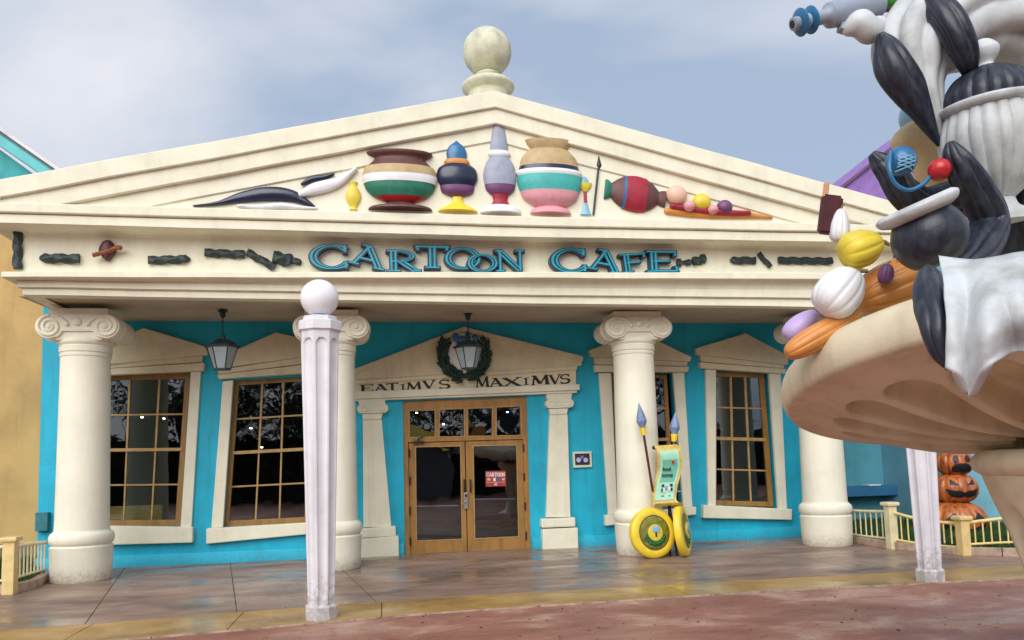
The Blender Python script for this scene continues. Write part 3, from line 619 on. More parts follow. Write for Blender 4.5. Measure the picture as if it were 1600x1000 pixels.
# ---- columns
def column(x_):
    o = empty('column', (x_, 0, 0), cafe)
    wv = [(.415, 0), (.428, .02), (.44, .25), (.448, .50), (.452, .53), (.43, .548), (.415, .562)] + [(.41+.052*math.sin(R(a)), .655-.095*math.cos(R(a))) for a in range(8, 173, 12)] + [(.41, .755), (.392, .78)]
    lathe('base', wv, (x_, 0, 0), CREAM2, o, 56)
    sh = [(.392, .77), (.387, .9), (.380, 1.5), (.370, 2.4), (.362, 3.2), (.360, 3.50)]
    lathe('shaft', sh, (x_, 0, 0), CREAM2, o, 56)
    nk = [(.360, 3.50), (.372, 3.505), (.374, 3.545), (.362, 3.555), (.364, 3.565), (.382, 3.575), (.385, 3.66), (.372, 3.675), (.38, 3.685), (.405, 3.71), (.41, 3.735), (.39, 3.78)]
    lathe('necking', nk, (x_, 0, 0), CREAM2, o, 56)
    r, cx_, D, zt = .195, .405, .385, 4.15; lp = []
    for k in range(17): t = R(90+ k*180/16); lp.append((x_-cx_+r*1.08*math.cos(t), zt-r+r*math.sin(t)))
    lp += [(x_-cx_+.13, zt-.355), (x_-.22, zt-.275), (x_+.22, zt-.275), (x_+cx_-.13, zt-.355)]
    for k in range(17): t = R(-90+k*180/16); lp.append((x_+cx_+r*1.08*math.cos(t), zt-r+r*math.sin(t)))
    cp = slab('capital', [lp], -D, 2*D, CREAM2, o, .02); autosmooth(cp, 30)
    slab('capital_core', [[(x_-.35, 3.74), (x_+.35, 3.74), (x_+.39, 3.90), (x_-.39, 3.90)]], -.34, .68, CREAM2, o, .03)
    for s in (-1, 1):
        bm = bmesh.new(); pts = []; rr = []
        for k in range(64):
            t = k/63; a = t*math.pi*4.3; q = .155*(1-t)+.018
            pts.append((x_+s*cx_-s*q*math.sin(a)*1.05*-1, -D-.004, zt-r-.003+q*math.cos(a))); rr.append(.026-.008*t)
        bm_tube(bm, pts, rr, 8)
        bm_ball(bm, (x_+s*cx_, -D, zt-r), (.045, .03, .045), sub=2)
        autosmooth(mobj('volute', bm, CREAM2, o), 80)
        # curling leaf from the volute towards the boss
        P = spline([(x_+s*(cx_-.02), zt-.035, .022), (x_+s*.28, zt-.05, .026), (x_+s*.205, zt-.10, .031), (x_+s*.15, zt-.165, .036)], 6)
        bm = bmesh.new(); bm_tube(bm, [(p[0], -D-.002, p[1]) for p in P], [p[2] for p in P], 8); bm_ball(bm, (P[-1][0], -D-.002, P[-1][1]), .042, sub=2); autosmooth(mobj('leaf', bm, CREAM2, o), 80)
        # ring round the bolster
        bm = bmesh.new(); bm_tube(bm, [(x_+s*cx_+s*(r*1.10)*math.sin(R(a)), -.12, zt-r+(r*1.02)*math.cos(R(a))) for a in range(-5, 181, 12)], .02, 6); autosmooth(mobj('bolster_ring', bm, CREAM2, o), 80)
    ball('boss', (x_, -D-.004, zt-.13), (.066, .045, .066), CREAM2, o, sub=3)
    box('abacus', (x_, 0, 4.195), (.86, .70, .10), CREAM2, o, .012)
for x_ in (-6.50, -2.633, 2.633, 6.18): column(x_)

# ---- carved garland scraps on the frieze
def garland(x0, y0, x1, y1, hw, tip=1):
    Y = YFZ-.03; a, b = ay(x0, y0, Y), ay(x1, y1, Y); n = 26; d = (b-a); Ln = d.length; d.normalize(); s = Vector((d.z, 0, -d.x))*-1
    bm = bmesh.new(); rings = []
    for i in range(n+1):
        t = i/n; r = hw*(min(1, .35+t*6) if tip & 1 else 1)*(min(1, .35+(1-t)*6) if tip & 2 else 1)
        ring = []
        for k in range(12):
            an = 2*math.pi*k/12; rr = r*(1+.20*math.sin(3*an+t*Ln*26))
            ring.append(bm.verts.new(a+d*(Ln*t)+s*(rr*math.cos(an))+Vector((0, -1, 0))*(rr*.8*math.sin(an))))
        rings.append(ring)
    for p, q in zip(rings, rings[1:]):
        for k in range(12): bm.faces.new((p[k], p[(k+1) % 12], q[(k+1) % 12], q[k]))
    bm.faces.new(rings[0]); bm.faces.new(rings[-1])
    return autosmooth(mobj('garland_fragment', bm, GARL, cafe), 60)
garland(28, 361, 27, 420, .062, 0)
for a in [(62, 403.5, 124, 404.5, .068, 1), (232, 407, 297, 405, .062, 2), (320, 395, 382, 398, .062, 0), (386, 394, 429, 418, .058, 0), (427, 402, 458, 408, .095, 2), (456, 408, 471, 410, .05, 2), (1141, 407, 1180, 407, .062, 1), (1185, 396, 1204, 417, .045, 0), (1216, 407, 1300, 408, .062, 0)]: garland(*a)
for a in [(1057, 411, 1064, 411, .065), (1064, 410, 1072, 410.5, .03), (1071, 411, 1079, 410, .05), (1079, 409, 1083, 408, .025), (1082, 409, 1095, 407, .07), (1094, 405, 1102, 405, .075)]: garland(*a, 0)
orn = empty('ringed_boss', ay(168, 391, YFZ), cafe)
def f_(bm):
    c = ay(168, 391, YFZ-.04)
    for dx, dz, r in ((0, 0, .13), (0, .06, .10), (.02, .10, .06), (0, -.08, .08), (.0, -.13, .04)): bm_ball(bm, c+Vector((dx, 0, dz)), (r, .09, r), sub=2)
blob('boss_lump', f_, MAROON, orn, .018, 3)
P = [ay(x, y, YFZ-.12) for x, y in ((145, 399), (156, 396), (170, 392), (182, 387), (190, 388))]; tube('boss_ring', spline([tuple(p) for p in P], 6), .035, RUST, orn, 8)

# ------------------------------------------------------------------ relief ornaments in the pediment (plain stand-ins)
YT = YFZ-.34
def rball(bm, x, y, rx, ry, d=.10, rot=0, dy=0.):
    """a flattened pebble on the tympanum: pixel centre, pixel radii"""
    c = ay(x, y, YT-.03-dy); s = (ay(x+10, y, YT)-ay(x, y, YT)).length/10
    bm_ball(bm, c, (rx*s, d, ry*s), Matrix.Rotation(R(rot), 3, 'Y'), 3)
def rtube(bm, pts, dy=.0, fl=.6):
    P = spline(pts, 18); s = (ay(pts[0][0]+10, pts[0][1], YT)-ay(pts[0][0], pts[0][1], YT)).length/10
    for x, y, r in P: bm_ball(bm, ay(x, y, YT-.02-dy), (r*s, max(.05, r*s*fl), r*s), sub=2)
def relief(name, label, at_, parts):
    o = empty(name, ay(*at_, YT), cafe); o['label'] = label
    for nm, m, shapes in parts:
        def fn(bm):
            for s in shapes:
                if s[0] == 'b': rball(bm, *s[1:])
                else: rtube(bm, s[1], *(s[2:]))
        blob(nm, fn, m, o, .016, 3)
    return o
def vessel(name, label, cx, segs, flat=.42, rot=0, tip=0):
    """a plain turned vessel in half relief: segs = [(part, material, [(radius px, y px), ...])], foot to lip"""
    y0 = segs[0][2][0][1]; y1 = segs[-1][2][-1][1]; o = empty(name, ay(cx, y0, YT), cafe); o['label'] = label
    s = (ay(cx+10, y0, YT)-ay(cx, y0, YT)).length/10; pc = ay(cx, (y0+y1)/2, YT)
    for nm, m, pf in segs:
        P = spline(pf, 4) if len(pf) > 2 else pf
        bm = bmesh.new(); bm_lathe(bm, [(max(.004, r*s), ay(cx, y, YT).z) for r, y in P], (ay(cx, (y0+y1)/2, YT).x, YT-.015, 0), 32, (1, flat))
        if rot: bmesh.ops.transform(bm, matrix=Matrix.Translation(pc) @ Matrix.Rotation(R(rot), 4, 'Y') @ Matrix.Translation(-pc), verts=bm.verts)
        autosmooth(mobj(nm, bm, m, o), 50)
    return o
relief('relief_leaf', 'navy and white sweeping leaf relief', (400, 325), [
    ('dark_leaf', NAVY, [('t', [(302, 322, 1.5), (340, 318, 4), (380, 308, 10), (420, 303, 13), (455, 306, 11), (482, 318, 5), (492, 324, 2)])]),
    ('pale_leaf', WHITEP, [('t', [(372, 322, 3), (405, 324, 5), (440, 322, 6), (470, 325, 4), (496, 326, 2)], .05)]),
    ('upper_leaf', WHITEP, [('t', [(470, 304, 5), (488, 296, 10), (510, 290, 11), (532, 282, 8), (556, 264, 3)], .02)]),
    ('leaf_tip', NAVY, [('t', [(472, 288, 3), (488, 280, 6), (508, 277, 5), (522, 272, 2)], .04)])])
vessel('relief_jug', 'small yellow jug relief', 552, [('jug', LEMON, [(7, 328), (5, 324), (10, 316), (12, 306), (9, 297), (5, 291), (7, 285)])])
vessel('relief_urn', 'broad brown urn relief with a green middle band', 625, [('urn_foot', BROWNP, [(50, 329), (46, 325), (26, 321), (18, 316)]), ('red_band', RED, [(22, 317), (34, 313), (40, 310)]), ('green_band', RELGREEN, [(41, 310), (52, 300), (56, 290)]),
    ('white_band', WHITEP, [(57, 290), (59, 284), (59, 278)]), ('tan_band', RELTAN, [(59, 278), (57, 270), (54, 264)]), ('urn_lip', BROWNP, [(53, 264), (44, 256), (40, 250), (50, 245), (52, 241)])])
vessel('relief_footed_bowl', 'dark blue bowl relief on a yellow foot', 714, [('yellow_foot', YEL, [(31, 331), (26, 327), (10, 318), (8, 308)]), ('plum_band', PLUM, [(10, 308), (24, 302), (27, 292)]), ('blue_belly', NAVY, [(26, 292), (32, 280), (30, 266), (20, 258)]), ('orange_ring', ORANGE, [(19, 258), (20, 254), (17, 250)]), ('blue_lid', COBALT, [(15, 250), (16, 240), (12, 230), (5, 224), (2, 219)])])
vessel('relief_amphora', 'tall grey amphora relief standing at the peak', 780, [('white_foot', WHITEP, [(32, 334), (30, 328), (20, 322)]), ('crimson_stem', RELRED, [(16, 322), (11, 314), (14, 304)]), ('plum_band', PLUM, [(16, 304), (22, 298), (24, 290)]), ('grey_belly', RELGREY, [(24, 290), (26, 276), (22, 258), (14, 246)]), ('white_ring', WHITEP, [(15, 246), (18, 242), (15, 237)]), ('grey_neck', RELGREY, [(14, 237), (13, 220), (10, 202), (6, 184), (2, 170)])])
vessel('relief_krater', 'big pink, teal and tan vessel relief', 858, [('pink_foot', PINK, [(32, 335), (30, 330), (22, 325)]), ('pink_belly', PINK, [(22, 325), (40, 314), (46, 302)]), ('teal_belly', RELTEAL, [(46, 302), (50, 290), (50, 278)]), ('white_ring', WHITEP, [(50, 278), (52, 274), (50, 270)]), ('dark_ring', NAVY, [(48, 270), (46, 263)]), ('tan_shoulder', RELTAN, [(46, 263), (42, 248), (30, 236)]), ('tan_lip', RELTAN, [(28, 236), (34, 229), (37, 222)])])
vessel('relief_candlestick', 'slim sky blue and yellow candlestick relief', 914, [('blue_foot', SKYB, [(9, 336), (6, 330), (3, 318)]), ('red_stem', RELRED, [(2.5, 318), (2.5, 300)]), ('yellow_cup', LEMON, [(3, 300), (9, 293), (11, 287)]), ('blue_top', SKYB, [(6, 287), (5, 281), (2, 277)])])
vessel('relief_lying_jar', 'brown jar relief lying on its side with crimson middle', 992, [('jar_foot', BROWNP, [(13, 352), (12, 346), (10, 340)]), ('brown_belly', BROWNP, [(11, 340), (20, 330), (25, 320)]), ('crimson_belly', RELRED, [(26, 320), (28, 304), (26, 288)]), ('blue_ring', COBALT, [(26, 288), (25, 284)]), ('brown_shoulder', BROWNP, [(24, 284), (18, 274), (11, 266)]), ('jar_lip', RELGREEN, [(11, 266), (15, 260), (15, 256)])], .42, -82)
relief('relief_fruit_row', 'row of three round fruits on a flame coloured ribbon relief', (1120, 340), [
    ('ribbon', ORANGE, [('t', [(1042, 330, 5), (1080, 332, 8), (1120, 334, 8), (1160, 336, 6), (1206, 340, 2)])]), ('ribbon_edge', RELRED, [('t', [(1050, 322, 4), (1080, 327, 5), (1130, 332, 5), (1170, 333, 4)], .05)]),
    ('peach', PEACH, [('b', 1057, 305, 16, 15, .13, 0, .03)]), ('lemon', LEMON, [('b', 1096, 316, 14, 13, .12, 0, .03)]), ('dark_plum', PLUM, [('b', 1132, 324, 12, 11, .12, 0, .03)]), ('pale_berry', PINK, [('b', 1077, 322, 9, 8, .10, 0, .08)]), ('pale_berry', PINK, [('b', 1114, 328, 8, 7, .10, 0, .08)])])
o = empty('relief_spear', ay(932, 335, YT), cafe); a, b = ay(927, 336, YT-.03), ay(935, 262, YT-.03); tube('spear_shaft', [a, b], .018, GARL, o, 6)
bm = bmesh.new(); c = ay(936, 256, YT-.03); bm_lathe(bm, [(.005, -.09), (.045, -.03), (.005, .14)], c, 4, (1, .5)); mobj('spear_point', bm, GARL, o)

# ------------------------------------------------------------------ wreath emblem and plaques
def wreath():
    Y = WY-.15; o = tag(empty('wreath_emblem', ay(725, 592, Y)), 'dark green laurel wreath round a pale oval medallion over the door', 'emblem')
    c = ay(725, 552, Y); bm = bmesh.new(); bm_ball(bm, c, (.34, .07, .40), Matrix.Rotation(R(8), 3, 'Y'), 4); mobj('medallion', bm, WHITEP, o, smooth=True)
    bm = bmesh.new(); bm_tube(bm, [c+Vector(((.27)*math.cos(R(a)), -.05, .32*math.sin(R(a)))) for a in range(0, 361, 12)], .02, 8); autosmooth(mobj('medallion_rim', bm, WHITEP, o), 80)
    def fn(bm):
        for x, y, rx, rz in ((712, 527, .07, .10), (722, 530, .07, .07), (731, 524, .05, .10), (742, 528, .06, .08), (718, 540, .07, .08)): bm_ball(bm, ay(x, y, Y-.07), (rx, .05, rz), sub=2)
    blob('blue_plume', fn, COBALT, o, .015, 3)
    random.seed(3); proto = bmesh.new()
    v = [proto.verts.new(p) for p in ((0, 0, -.02), (.04, -.012, .03), (0, -.035, .05), (-.04, -.012, .03), (0, -.008, .15))]
    for f in ((0, 1, 2), (0, 2, 3), (2, 1, 4), (3, 2, 4)): proto.faces.new([v[i] for i in f])
    me = bpy.data.meshes.new('laurel_leaf'); proto.to_mesh(me); proto.free(); me.materials.append(mat('wreath_green', (.012, .05, .035), .5, .3, 14, .1, 50))
    for s in (-1, 1):
        for i in range(26):
            t = i/25; a = R(-90+s*(6+t*112))
            for k in range(3):
                rr = .41+(k-1)*.055+random.uniform(-.012, .012)
                p = c+Vector((rr*math.cos(a), -.02-.02*(k == 1)-random.uniform(0, .03), rr*1.08*math.sin(a)-.01))
                l = bpy.data.objects.new('laurel_leaf', me); tang = a+s*math.pi/2+random.uniform(-.4, .4)+(k-1)*-s*.35
                l.location = p; l.rotation_euler = (random.uniform(-.4, .2), math.pi/2-tang, random.uniform(-.4, .4)); link(l, o)
    bm = bmesh.new(); bm_tube(bm, [c+Vector(((.41)*math.cos(R(a)), .02, .43*math.sin(R(a)))) for a in range(-208, 29, 8)], .055, 8); autosmooth(mobj('wreath_ring', bm, MATS['wreath_green'], o), 80)
wreath()
Y = WY-.05
o = tag(empty('wall_plaque', ay(910, 731, WY)), 'small framed plaque with two dark rings beside the door', 'plaque')
q = [(894.8, 706), (924, 705), (925, 729.5), (896, 731)]; g = [(898, 709), (921.3, 708.5), (922.3, 726.3), (899, 727)]
slab_px('plaque_frame', [q, g[::-1]], Y-.01, .058, mat('plaque_frame_paint', (.62, .68, .52), .5), o); slab_px('plaque_board', [g], Y+.02, .02, mat('plaque_indigo', (.03, .025, .07), .4), o)
for cx_ in (904, 915):
    c = ay(cx_, 718.6, Y+.016); bm = bmesh.new(); bm_lathe(bm, [(.05, -.003), (.05, .003)], (0, 0, 0), 24); bmesh.ops.transform(bm, matrix=Matrix.Translation(c) @ Matrix.Rotation(R(90), 4, 'X'), verts=bm.verts); mobj('pale_disc', bm, mat('plaque_lilac', (.50, .48, .66), .4), o)
    bm = bmesh.new(); bm_tube(bm, [c+Vector((.058*math.cos(R(a)), -.004, .058*math.sin(R(a)))) for a in range(0, 361, 15)], .010, 6); mobj('dark_ring', bm, NAVY, o, True)
slab_px('chevron_mark', [[(906.5, 711), (909.5, 714.5), (912.5, 711), (909.5, 717)]], Y+.012, .005, MATS['plaque_lilac'], o)
# poster behind the right door glass
Yp = YD+.034
o = tag(empty('door_poster', ay(774, 760, Yp)), 'red poster reading CARTOON stuck on the right door glass', 'poster')
slab_px('poster_sheet', [[(758.5, 736), (790, 735.5), (790.5, 759.5), (759, 760.5)]], Yp, .002, POSTER, o)
xx = 760.2
for ch in 'CARTOON':
    wd = 4.0; Yq = Yp-.002
    def f(u, v): return xz(xx+u*wd, 744.2-v*5.6, Yq)
    bm = bmesh.new(); glyph_mesh(bm, glyph_quads(ch, .035, 1.2), f, Yq, Yq+.001); mobj('poster_letter', bm, WHITEP, o); xx += 4.15
for p, m in [([(770.5, 747), (774.5, 746.5), (774.5, 752), (771, 752)], WHITEP), ([(775, 746.5), (779, 745.5), (779.5, 752), (775, 752.5)], COBALT), ([(761, 747.5), (766, 747), (766.5, 750.5), (761.5, 751)], PEACH), ([(784, 748), (789, 746.5), (788.5, 750), (784.5, 751)], PEACH), ([(760, 753.5), (789.5, 752.8), (789.6, 753.4), (760, 754.2)], PEACH), ([(773, 755), (776.5, 755), (777, 758.5), (772, 758.7)], PEACH)]:
    slab_px('poster_print', [p], Yp-.002, .001, m, o)

# ------------------------------------------------------------------ hanging lanterns
def lantern(px, py_top, ybody, label):
    c = az(px, py_top, 4.31); c = Vector((c.x, c.y, 0)); zc = 4.262+(c.y-YFZ+.02)/(2.97)*.138
    zb = ay(px, ybody[2], c.y).z; zt = ay(px, ybody[1], c.y).z; z0 = ay(px, ybody[0], c.y).z
    o = tag(empty('hanging_lantern', (c.x, c.y, zc)), label, 'lantern', 'lanterns under the porch')
    lathe('ceiling_canopy', [(.075, zc), (.085, zc-.02), (.05, zc-.035), (.045, zc-.10), (.02, zc-.13)], (c.x, c.y, 0), METALB, o, 16)
    z = zc-.13; k = 0
    while z > z0+.05:
        pts = [Vector((c.x, c.y, z-.028))+Vector((.014*math.cos(R(a)) if k % 2 else 0, 0 if k % 2 else .014*math.cos(R(a)), .028*math.sin(R(a)))) for a in range(0, 361, 45)]
        bm = bmesh.new(); bm_tube(bm, pts, .005, 5); mobj('chain_link', bm, METALB, o, True); z -= .046; k += 1
    n = 6; ro, ri = .26, .13
    bm = bmesh.new(); bm_lathe(bm, [(ro+.02, zt-.012), (ro+.025, zt+.012), (ro-.02, zt+.03), (.19, zt+(z0-zt)*.55), (.12, zt+(z0-zt)*.85), (.05, z0-.01), (.04, z0+.05), (.012, z0+.07)], (c.x, c.y, 0), n); mobj('lantern_roof', bm, METALB, o)
    for i in range(n):
        a, b = 2*math.pi*i/n, 2*math.pi*(i+1)/n
        P = [Vector((c.x+r*math.cos(t), c.y+r*math.sin(t), zz)) for r, t, zz in ((ro-.02, a, zt-.01), (ro-.02, b, zt-.01), (ri, b, zb), (ri, a, zb))]
        bm = bmesh.new(); bm.faces.new([bm.verts.new(p) for p in P]); r_ = bmesh.ops.solidify(bm, geom=bm.faces[:], thickness=.004); mobj('lantern_pane', bm, FROST, o)
        tube('lantern_bar', [P[0], P[3]], .010, METALB, o, 6)
    bm = bmesh.new(); bm_lathe(bm, [(ri+.012, zb+.012), (ri+.012, zb-.012), (.03, zb-.02)], (c.x, c.y, 0), n); mobj('lantern_base', bm, METALB, o)
lantern(348, 485, (529, 542, 577), 'six sided frosted lantern hanging on a chain between the left windows')
lantern(731, 490, (531, 543, 576), 'six sided frosted lantern hanging in front of the wreath above the door')

# ------------------------------------------------------------------ lamp posts
def lamp_post(x_, y_, label):
    o = tag(empty('lamp_post', (x_, y_, 0)), label, 'lamp post', 'white fluted lamp posts along the pavement edge')
    n = 8; ph = R(-90+9.5+22.5)
    def octa(bm, prof):
        rings = [[bm.verts.new((x_+r*math.cos(ph+2*math.pi*i/n), y_+r*math.sin(ph+2*math.pi*i/n), z)) for i in range(n)] for r, z in prof]
        for a, b in zip(rings, rings[1:]):
            for i in range(n): bm.faces.new((a[i], a[(i+1) % n], b[(i+1) % n], b[i]))
        bm.faces.new(rings[0][::-1]); bm.faces.new(rings[-1])
    bm = bmesh.new(); octa(bm, [(.178, .001), (.18, .135), (.168, .152), (.158, .156)]); mobj('post_base', bm, LAMPW, o)
    z0, z1, r0, r1 = .15, 3.19, .150, .222
    # shaft: eight faces, each with a sunk round-headed flute
    bm = bmesh.new()
    for i in range(n):
        a, b = ph+2*math.pi*i/n, ph+2*math.pi*(i+1)/n; mid = (a+b)/2; nrm = Vector((math.cos(mid), math.sin(mid), 0)); tg = Vector((-math.sin(mid), math.cos(mid), 0))
        def S(u, z, dep=0.):
            r = r0+(r1-r0)*(z-z0)/(z1-z0); ap = r*math.cos(math.pi/n); hw = r*math.sin(math.pi/n)
            return bm.verts.new(Vector((x_, y_, z))+nrm*(ap-dep)+tg*(hw*u))
        K = 14; us = [-1, -.80]+[-.78+1.56*k/12 for k in range(13)]+[.80, 1]; zs = [z0, .32]+[.32+ (2.98-.32)*k/K for k in range(1, K+1)]+[2.98+.012*k for k in range(1, 11)]+[3.12, z1]
        grid = []
        for z in zs:
            row = []
            for u in us:
                dep = 0
                if abs(u) < .77 and z > .25:
                    q = 1-(u/.78)**2; top = 3.10-.12*(1-math.sqrt(max(0, q)))
                    if z < top: dep = .026*math.sqrt(max(0, q))*min(1, (z-.2)/.1)
                row.append(S(u, z, dep))
            grid.append(row)
        for p, q in zip(grid, grid[1:]):
            for k in range(len(us)-1): bm.faces.new((p[k], p[k+1], q[k+1], q[k]))
    bmesh.ops.remove_doubles(bm, verts=bm.verts, dist=.0005); autosmooth(mobj('post_shaft', bm, LAMPW, o), 32)
    bm = bmesh.new(); octa(bm, [(.225, 3.18), (.235, 3.192), (.252, 3.197), (.252, 3.295), (.245, 3.302), (.20, 3.304)]); mobj('post_cap', bm, LAMPW, o)
    bm = bmesh.new(); octa(bm, [(.198, 3.302), (.198, 3.35), (.188, 3.358)]); mobj('cap_step', bm, LAMPW, o)
    lathe('globe_collar', [(.095, 3.35), (.095, 3.40), (.08, 3.42)], (x_, y_, 0), BLACKP, o, 24)
    ball('globe', (x_, y_, 3.577), .215, GLOBE, o, sub=5)
    return o
L1 = az(502, 966, 0); L2 = az(1454, 907, 0)
lamp_post(L1.x, L1.y, 'white fluted globe lamp post standing before the cream column left of the door')
lamp_post(L2.x, L2.y, 'white fluted lamp post whose head hides behind the fountain bowl')

# ------------------------------------------------------------------ menu stand of shields, scroll and spears
def menu_stand():
    g = az(1030, 872, 0); o = tag(empty('menu_stand', (g.x, g.y, 0)), 'menu stand of two yellow round shields, crossed spears and a mint scroll', 'sign stand')
    Yb = g.y+.05
    def shield(cx, cy, rpx, Y, rotz, tilt):
        c = ay(cx, cy, Y); s = (ay(cx+10, cy, Y)-ay(cx, cy, Y)).length/10; r = rpx*s
        M = Matrix.Translation(c) @ Matrix.Rotation(R(rotz), 4, 'Z') @ Matrix.Rotation(R(90+tilt), 4, 'X')
        def put(name, prof, m, seg=48):
            bm = bmesh.new(); bm_lathe(bm, prof, (0, 0, 0), seg); bmesh.ops.transform(bm, matrix=M, verts=bm.verts); return autosmooth(mobj(name, bm, m, sh if name != 'shield' else o), 40)
        sh = None; bm = bmesh.new(); bm_lathe(bm, [(r*.9, -.05), (r*.98, -.04), (r, 0), (r*.985, .045), (r*.94, .07), (r*.72, .085), (r*.68, .075)], (0, 0, 0), 56); bmesh.ops.transform(bm, matrix=M, verts=bm.verts)
        sh = autosmooth(mobj('shield', bm, YEL, o), 50)
        put('shield_face', [(r*.66, .076), (r*.6, .088), (r*.3, .10)], OLIVE); put('dark_groove', [(r*.69, .07), (r*.685, .079), (r*.66, .079)], mat('groove_olive', (.07, .07, .02), .6)); put('boss', [(r*.33, .09), (r*.32, .112), (r*.25, .12)], LEMON, 32)
        ga = bmesh.new()
        for k in range(24):
            a = R(-160+k*140/23); q = r*.43*(1+.08*math.sin(k*2.4)); bm_ball(ga, (q*math.cos(a), q*math.sin(a), .098), (.035, .035, .012), sub=1)
        bmesh.ops.transform(ga, matrix=M, verts=ga.verts); mobj('laurel_arc', ga, GREENP, sh, True)
        t = bmesh.new()
        for x, y, rr in ((-.03, .05, .04), (.03, .055, .045), (.0, .03, .04), (.045, .02, .03)): bm_ball(t, (x*r/.37, y*r/.37, .12), (rr, rr*1.2, .012), sub=2)
        bmesh.ops.transform(t, matrix=M, verts=t.verts); mobj('blue_tuft', t, SKYB, sh, True)
        t = bmesh.new(); bm_box(t, (.0, -.03, .122), (.03, .08, .012)); bmesh.ops.transform(t, matrix=M, verts=t.verts); mobj('dark_mark', t, NAVY, sh)
    shield(1019, 832.5, 38, Yb, 12, -6); shield(1065, 829.5, 38, Yb+.02, 58, -6)
    # legs that carry it
    for px in (1047, 1058):
        a = ay(px, 869, Yb+.12); a.z = .0; b = ay(1045, 780, Yb+.14); tube('support_leg', [a, b], .02, BRISTLE, o, 6)
    # scroll: an S-curved sheet with rolled ends
    Ys = Yb+.06
    prof = [(697.5, .07, 1.5), (701, -.02, 0), (712, -.045, 2), (730, .0, 3), (745, .01, 0), (760, .0, -4), (775, -.02, -6), (786, -.05, -6), (791, -.11, -3), (787, -.16, 0)]
    pf = spline(prof, 5)
    def strip(name, inset, dy, m, y0=None, y1=None, th=.012):
        bm = bmesh.new(); rows = []
        for y, d, sh in pf:
            if y0 is not None and not (y0 <= y <= y1): continue
            t = (y-697)/94
            x0, x1 = 1024.5+inset+sh*.8+(1-t)*1.5, 1063.5-inset+sh-.5
            if y > 783: x1 += (y-783)*.9
            a, b = ay(x0, y, Ys+d-dy), ay(x1, y-1.5+t*-.5, Ys+d-dy); rows.append([bm.verts.new(p) for p in (a, b, b+Vector((0, th, 0)), a+Vector((0, th, 0)))])
        for p, q in zip(rows, rows[1:]):
            for k in range(4): bm.faces.new((p[k], p[(k+1) % 4], q[(k+1) % 4], q[k]))
        bm.faces.new(rows[0]); bm.faces.new(rows[-1]); return autosmooth(mobj(name, bm, m, sc if name != 'scroll' else o), 40)
    sc = None; sc = strip('scroll', 0, 0, mat('scroll_gold', (.72, .52, .14), .5, .15, 8, .05, 50), th=.03)
    strip('menu_sheet', 4, .008, MINT, 703, 784); strip('menu_panel', 7.5, .014, MINT2, 717, 756)
    a, b = ay(1022, 699.5, Ys+.06), ay(1058, 697.5, Ys+.06); tube('roller', [a, b], .035, MATS['scroll_gold'], sc, 12); ball('roller_end', a, .036, BRISTLE, sc, sub=2)
    def txt(s, px, py, wpx, m, th=.06, lower=False):
        cu = bpy.data.curves.new('printed_word', 'FONT'); cu.body = s; cu.size = 1; cu.align_x = 'CENTER'; cu.align_y = 'CENTER'; cu.offset = .03; cu.extrude = .002
        t = bpy.data.objects.new('printed_word', cu); COL.objects.link(t); bpy.context.view_layer.update(); me = t.to_mesh().copy() if False else bpy.data.meshes.new_from_object(t)
        wd = max(v.co.x for v in me.vertices)-min(v.co.x for v in me.vertices); bpy.data.objects.remove(t)
        c = ay(px, py, Ys-.03); k = (ay(px+wpx, py, Ys-.03)-c).length/wd
        for v in me.vertices: v.co = Vector((c.x+v.co.x*k, c.y-v.co.z*.5, c.z+v.co.y*k-v.co.x*k*.0))
        me.materials.clear(); me.materials.append(m); link(bpy.data.objects.new('printed_word', me), sc)
    txt('food', 1042, 733, 13, BRISTLE); txt('scoop', 1043, 742, 17, BRISTLE)
    for x, y, w_, h_, m in [(1044, 713.5, 9, 1.6, OLIVE), (1044, 711.8, 5, 1.8, GREENP), (1052, 722, 4, 4.5, RED), (1036, 759, 4, 4, BRISTLE), (1034.5, 766, 2.4, 5, BRISTLE), (1041, 762, 3.5, 4.5, GUNGREY), (1049, 758, 4, 4, BRISTLE), (1049.5, 764.5, 3, 4, BRISTLE), (1046, 764, 3, 6, WHITEP), (1037.5, 766, 3, 7, WHITEP), (1035.5, 775, 4.5, 1.2, BRISTLE), (1046, 774.5, 3, .8, BRISTLE)]:
        slab_px('menu_print', [[(x-w_/2, y-h_/2), (x+w_/2, y-h_/2-.3), (x+w_/2, y+h_/2-.3), (x-w_/2, y+h_/2)]], Ys-.045, .003, m, sc)
    # spears
    for (xa, ya, xb, yb_, hx, hy, dy) in ((1020, 768, 1006, 680, 998, 629, -.02), (1052, 790, 1053, 690, 1055.5, 643, .16)):
        s = empty('spear', ay(xa, ya, Ys+dy), o); a, b, tp_ = ay(xa, ya, Ys+dy), ay(xb, yb_, Ys+dy), ay(hx, hy, Ys+dy)
        d = (tp_-b).normalized(); tube('spear_shaft', [a, b], .022, MAROON if dy < 0 else WOODD, s, 8)
        Q = d.to_track_quat('Z', 'Y').to_matrix().to_4x4()
        Ln = (tp_-b).length
        bm = bmesh.new(); bm_lathe(bm, [(.042, 0), (.062, .13)], (0, 0, 0), 8); bmesh.ops.transform(bm, matrix=Matrix.Translation(b) @ Q, verts=bm.verts); mobj('spear_ferrule', bm, YEL, s)
        bm = bmesh.new(); bm_lathe(bm, [(.055, .125), (.115, .24), (.095, .32), (.004, Ln)], (0, 0, 0), 6, (1, .75)); bmesh.ops.transform(bm, matrix=Matrix.Translation(b) @ Q, verts=bm.verts); mobj('spear_point', bm, STEELB, s)
    tube('cross_peg', [ay(1018, 766, Ys-.02), ay(1026, 770, Ys+.02)], .014, FENCEG, o, 6); tube('cross_peg', [ay(1054, 767, Ys), ay(1063, 768, Ys+.1)], .010, FENCEG, o, 6)
menu_stand()

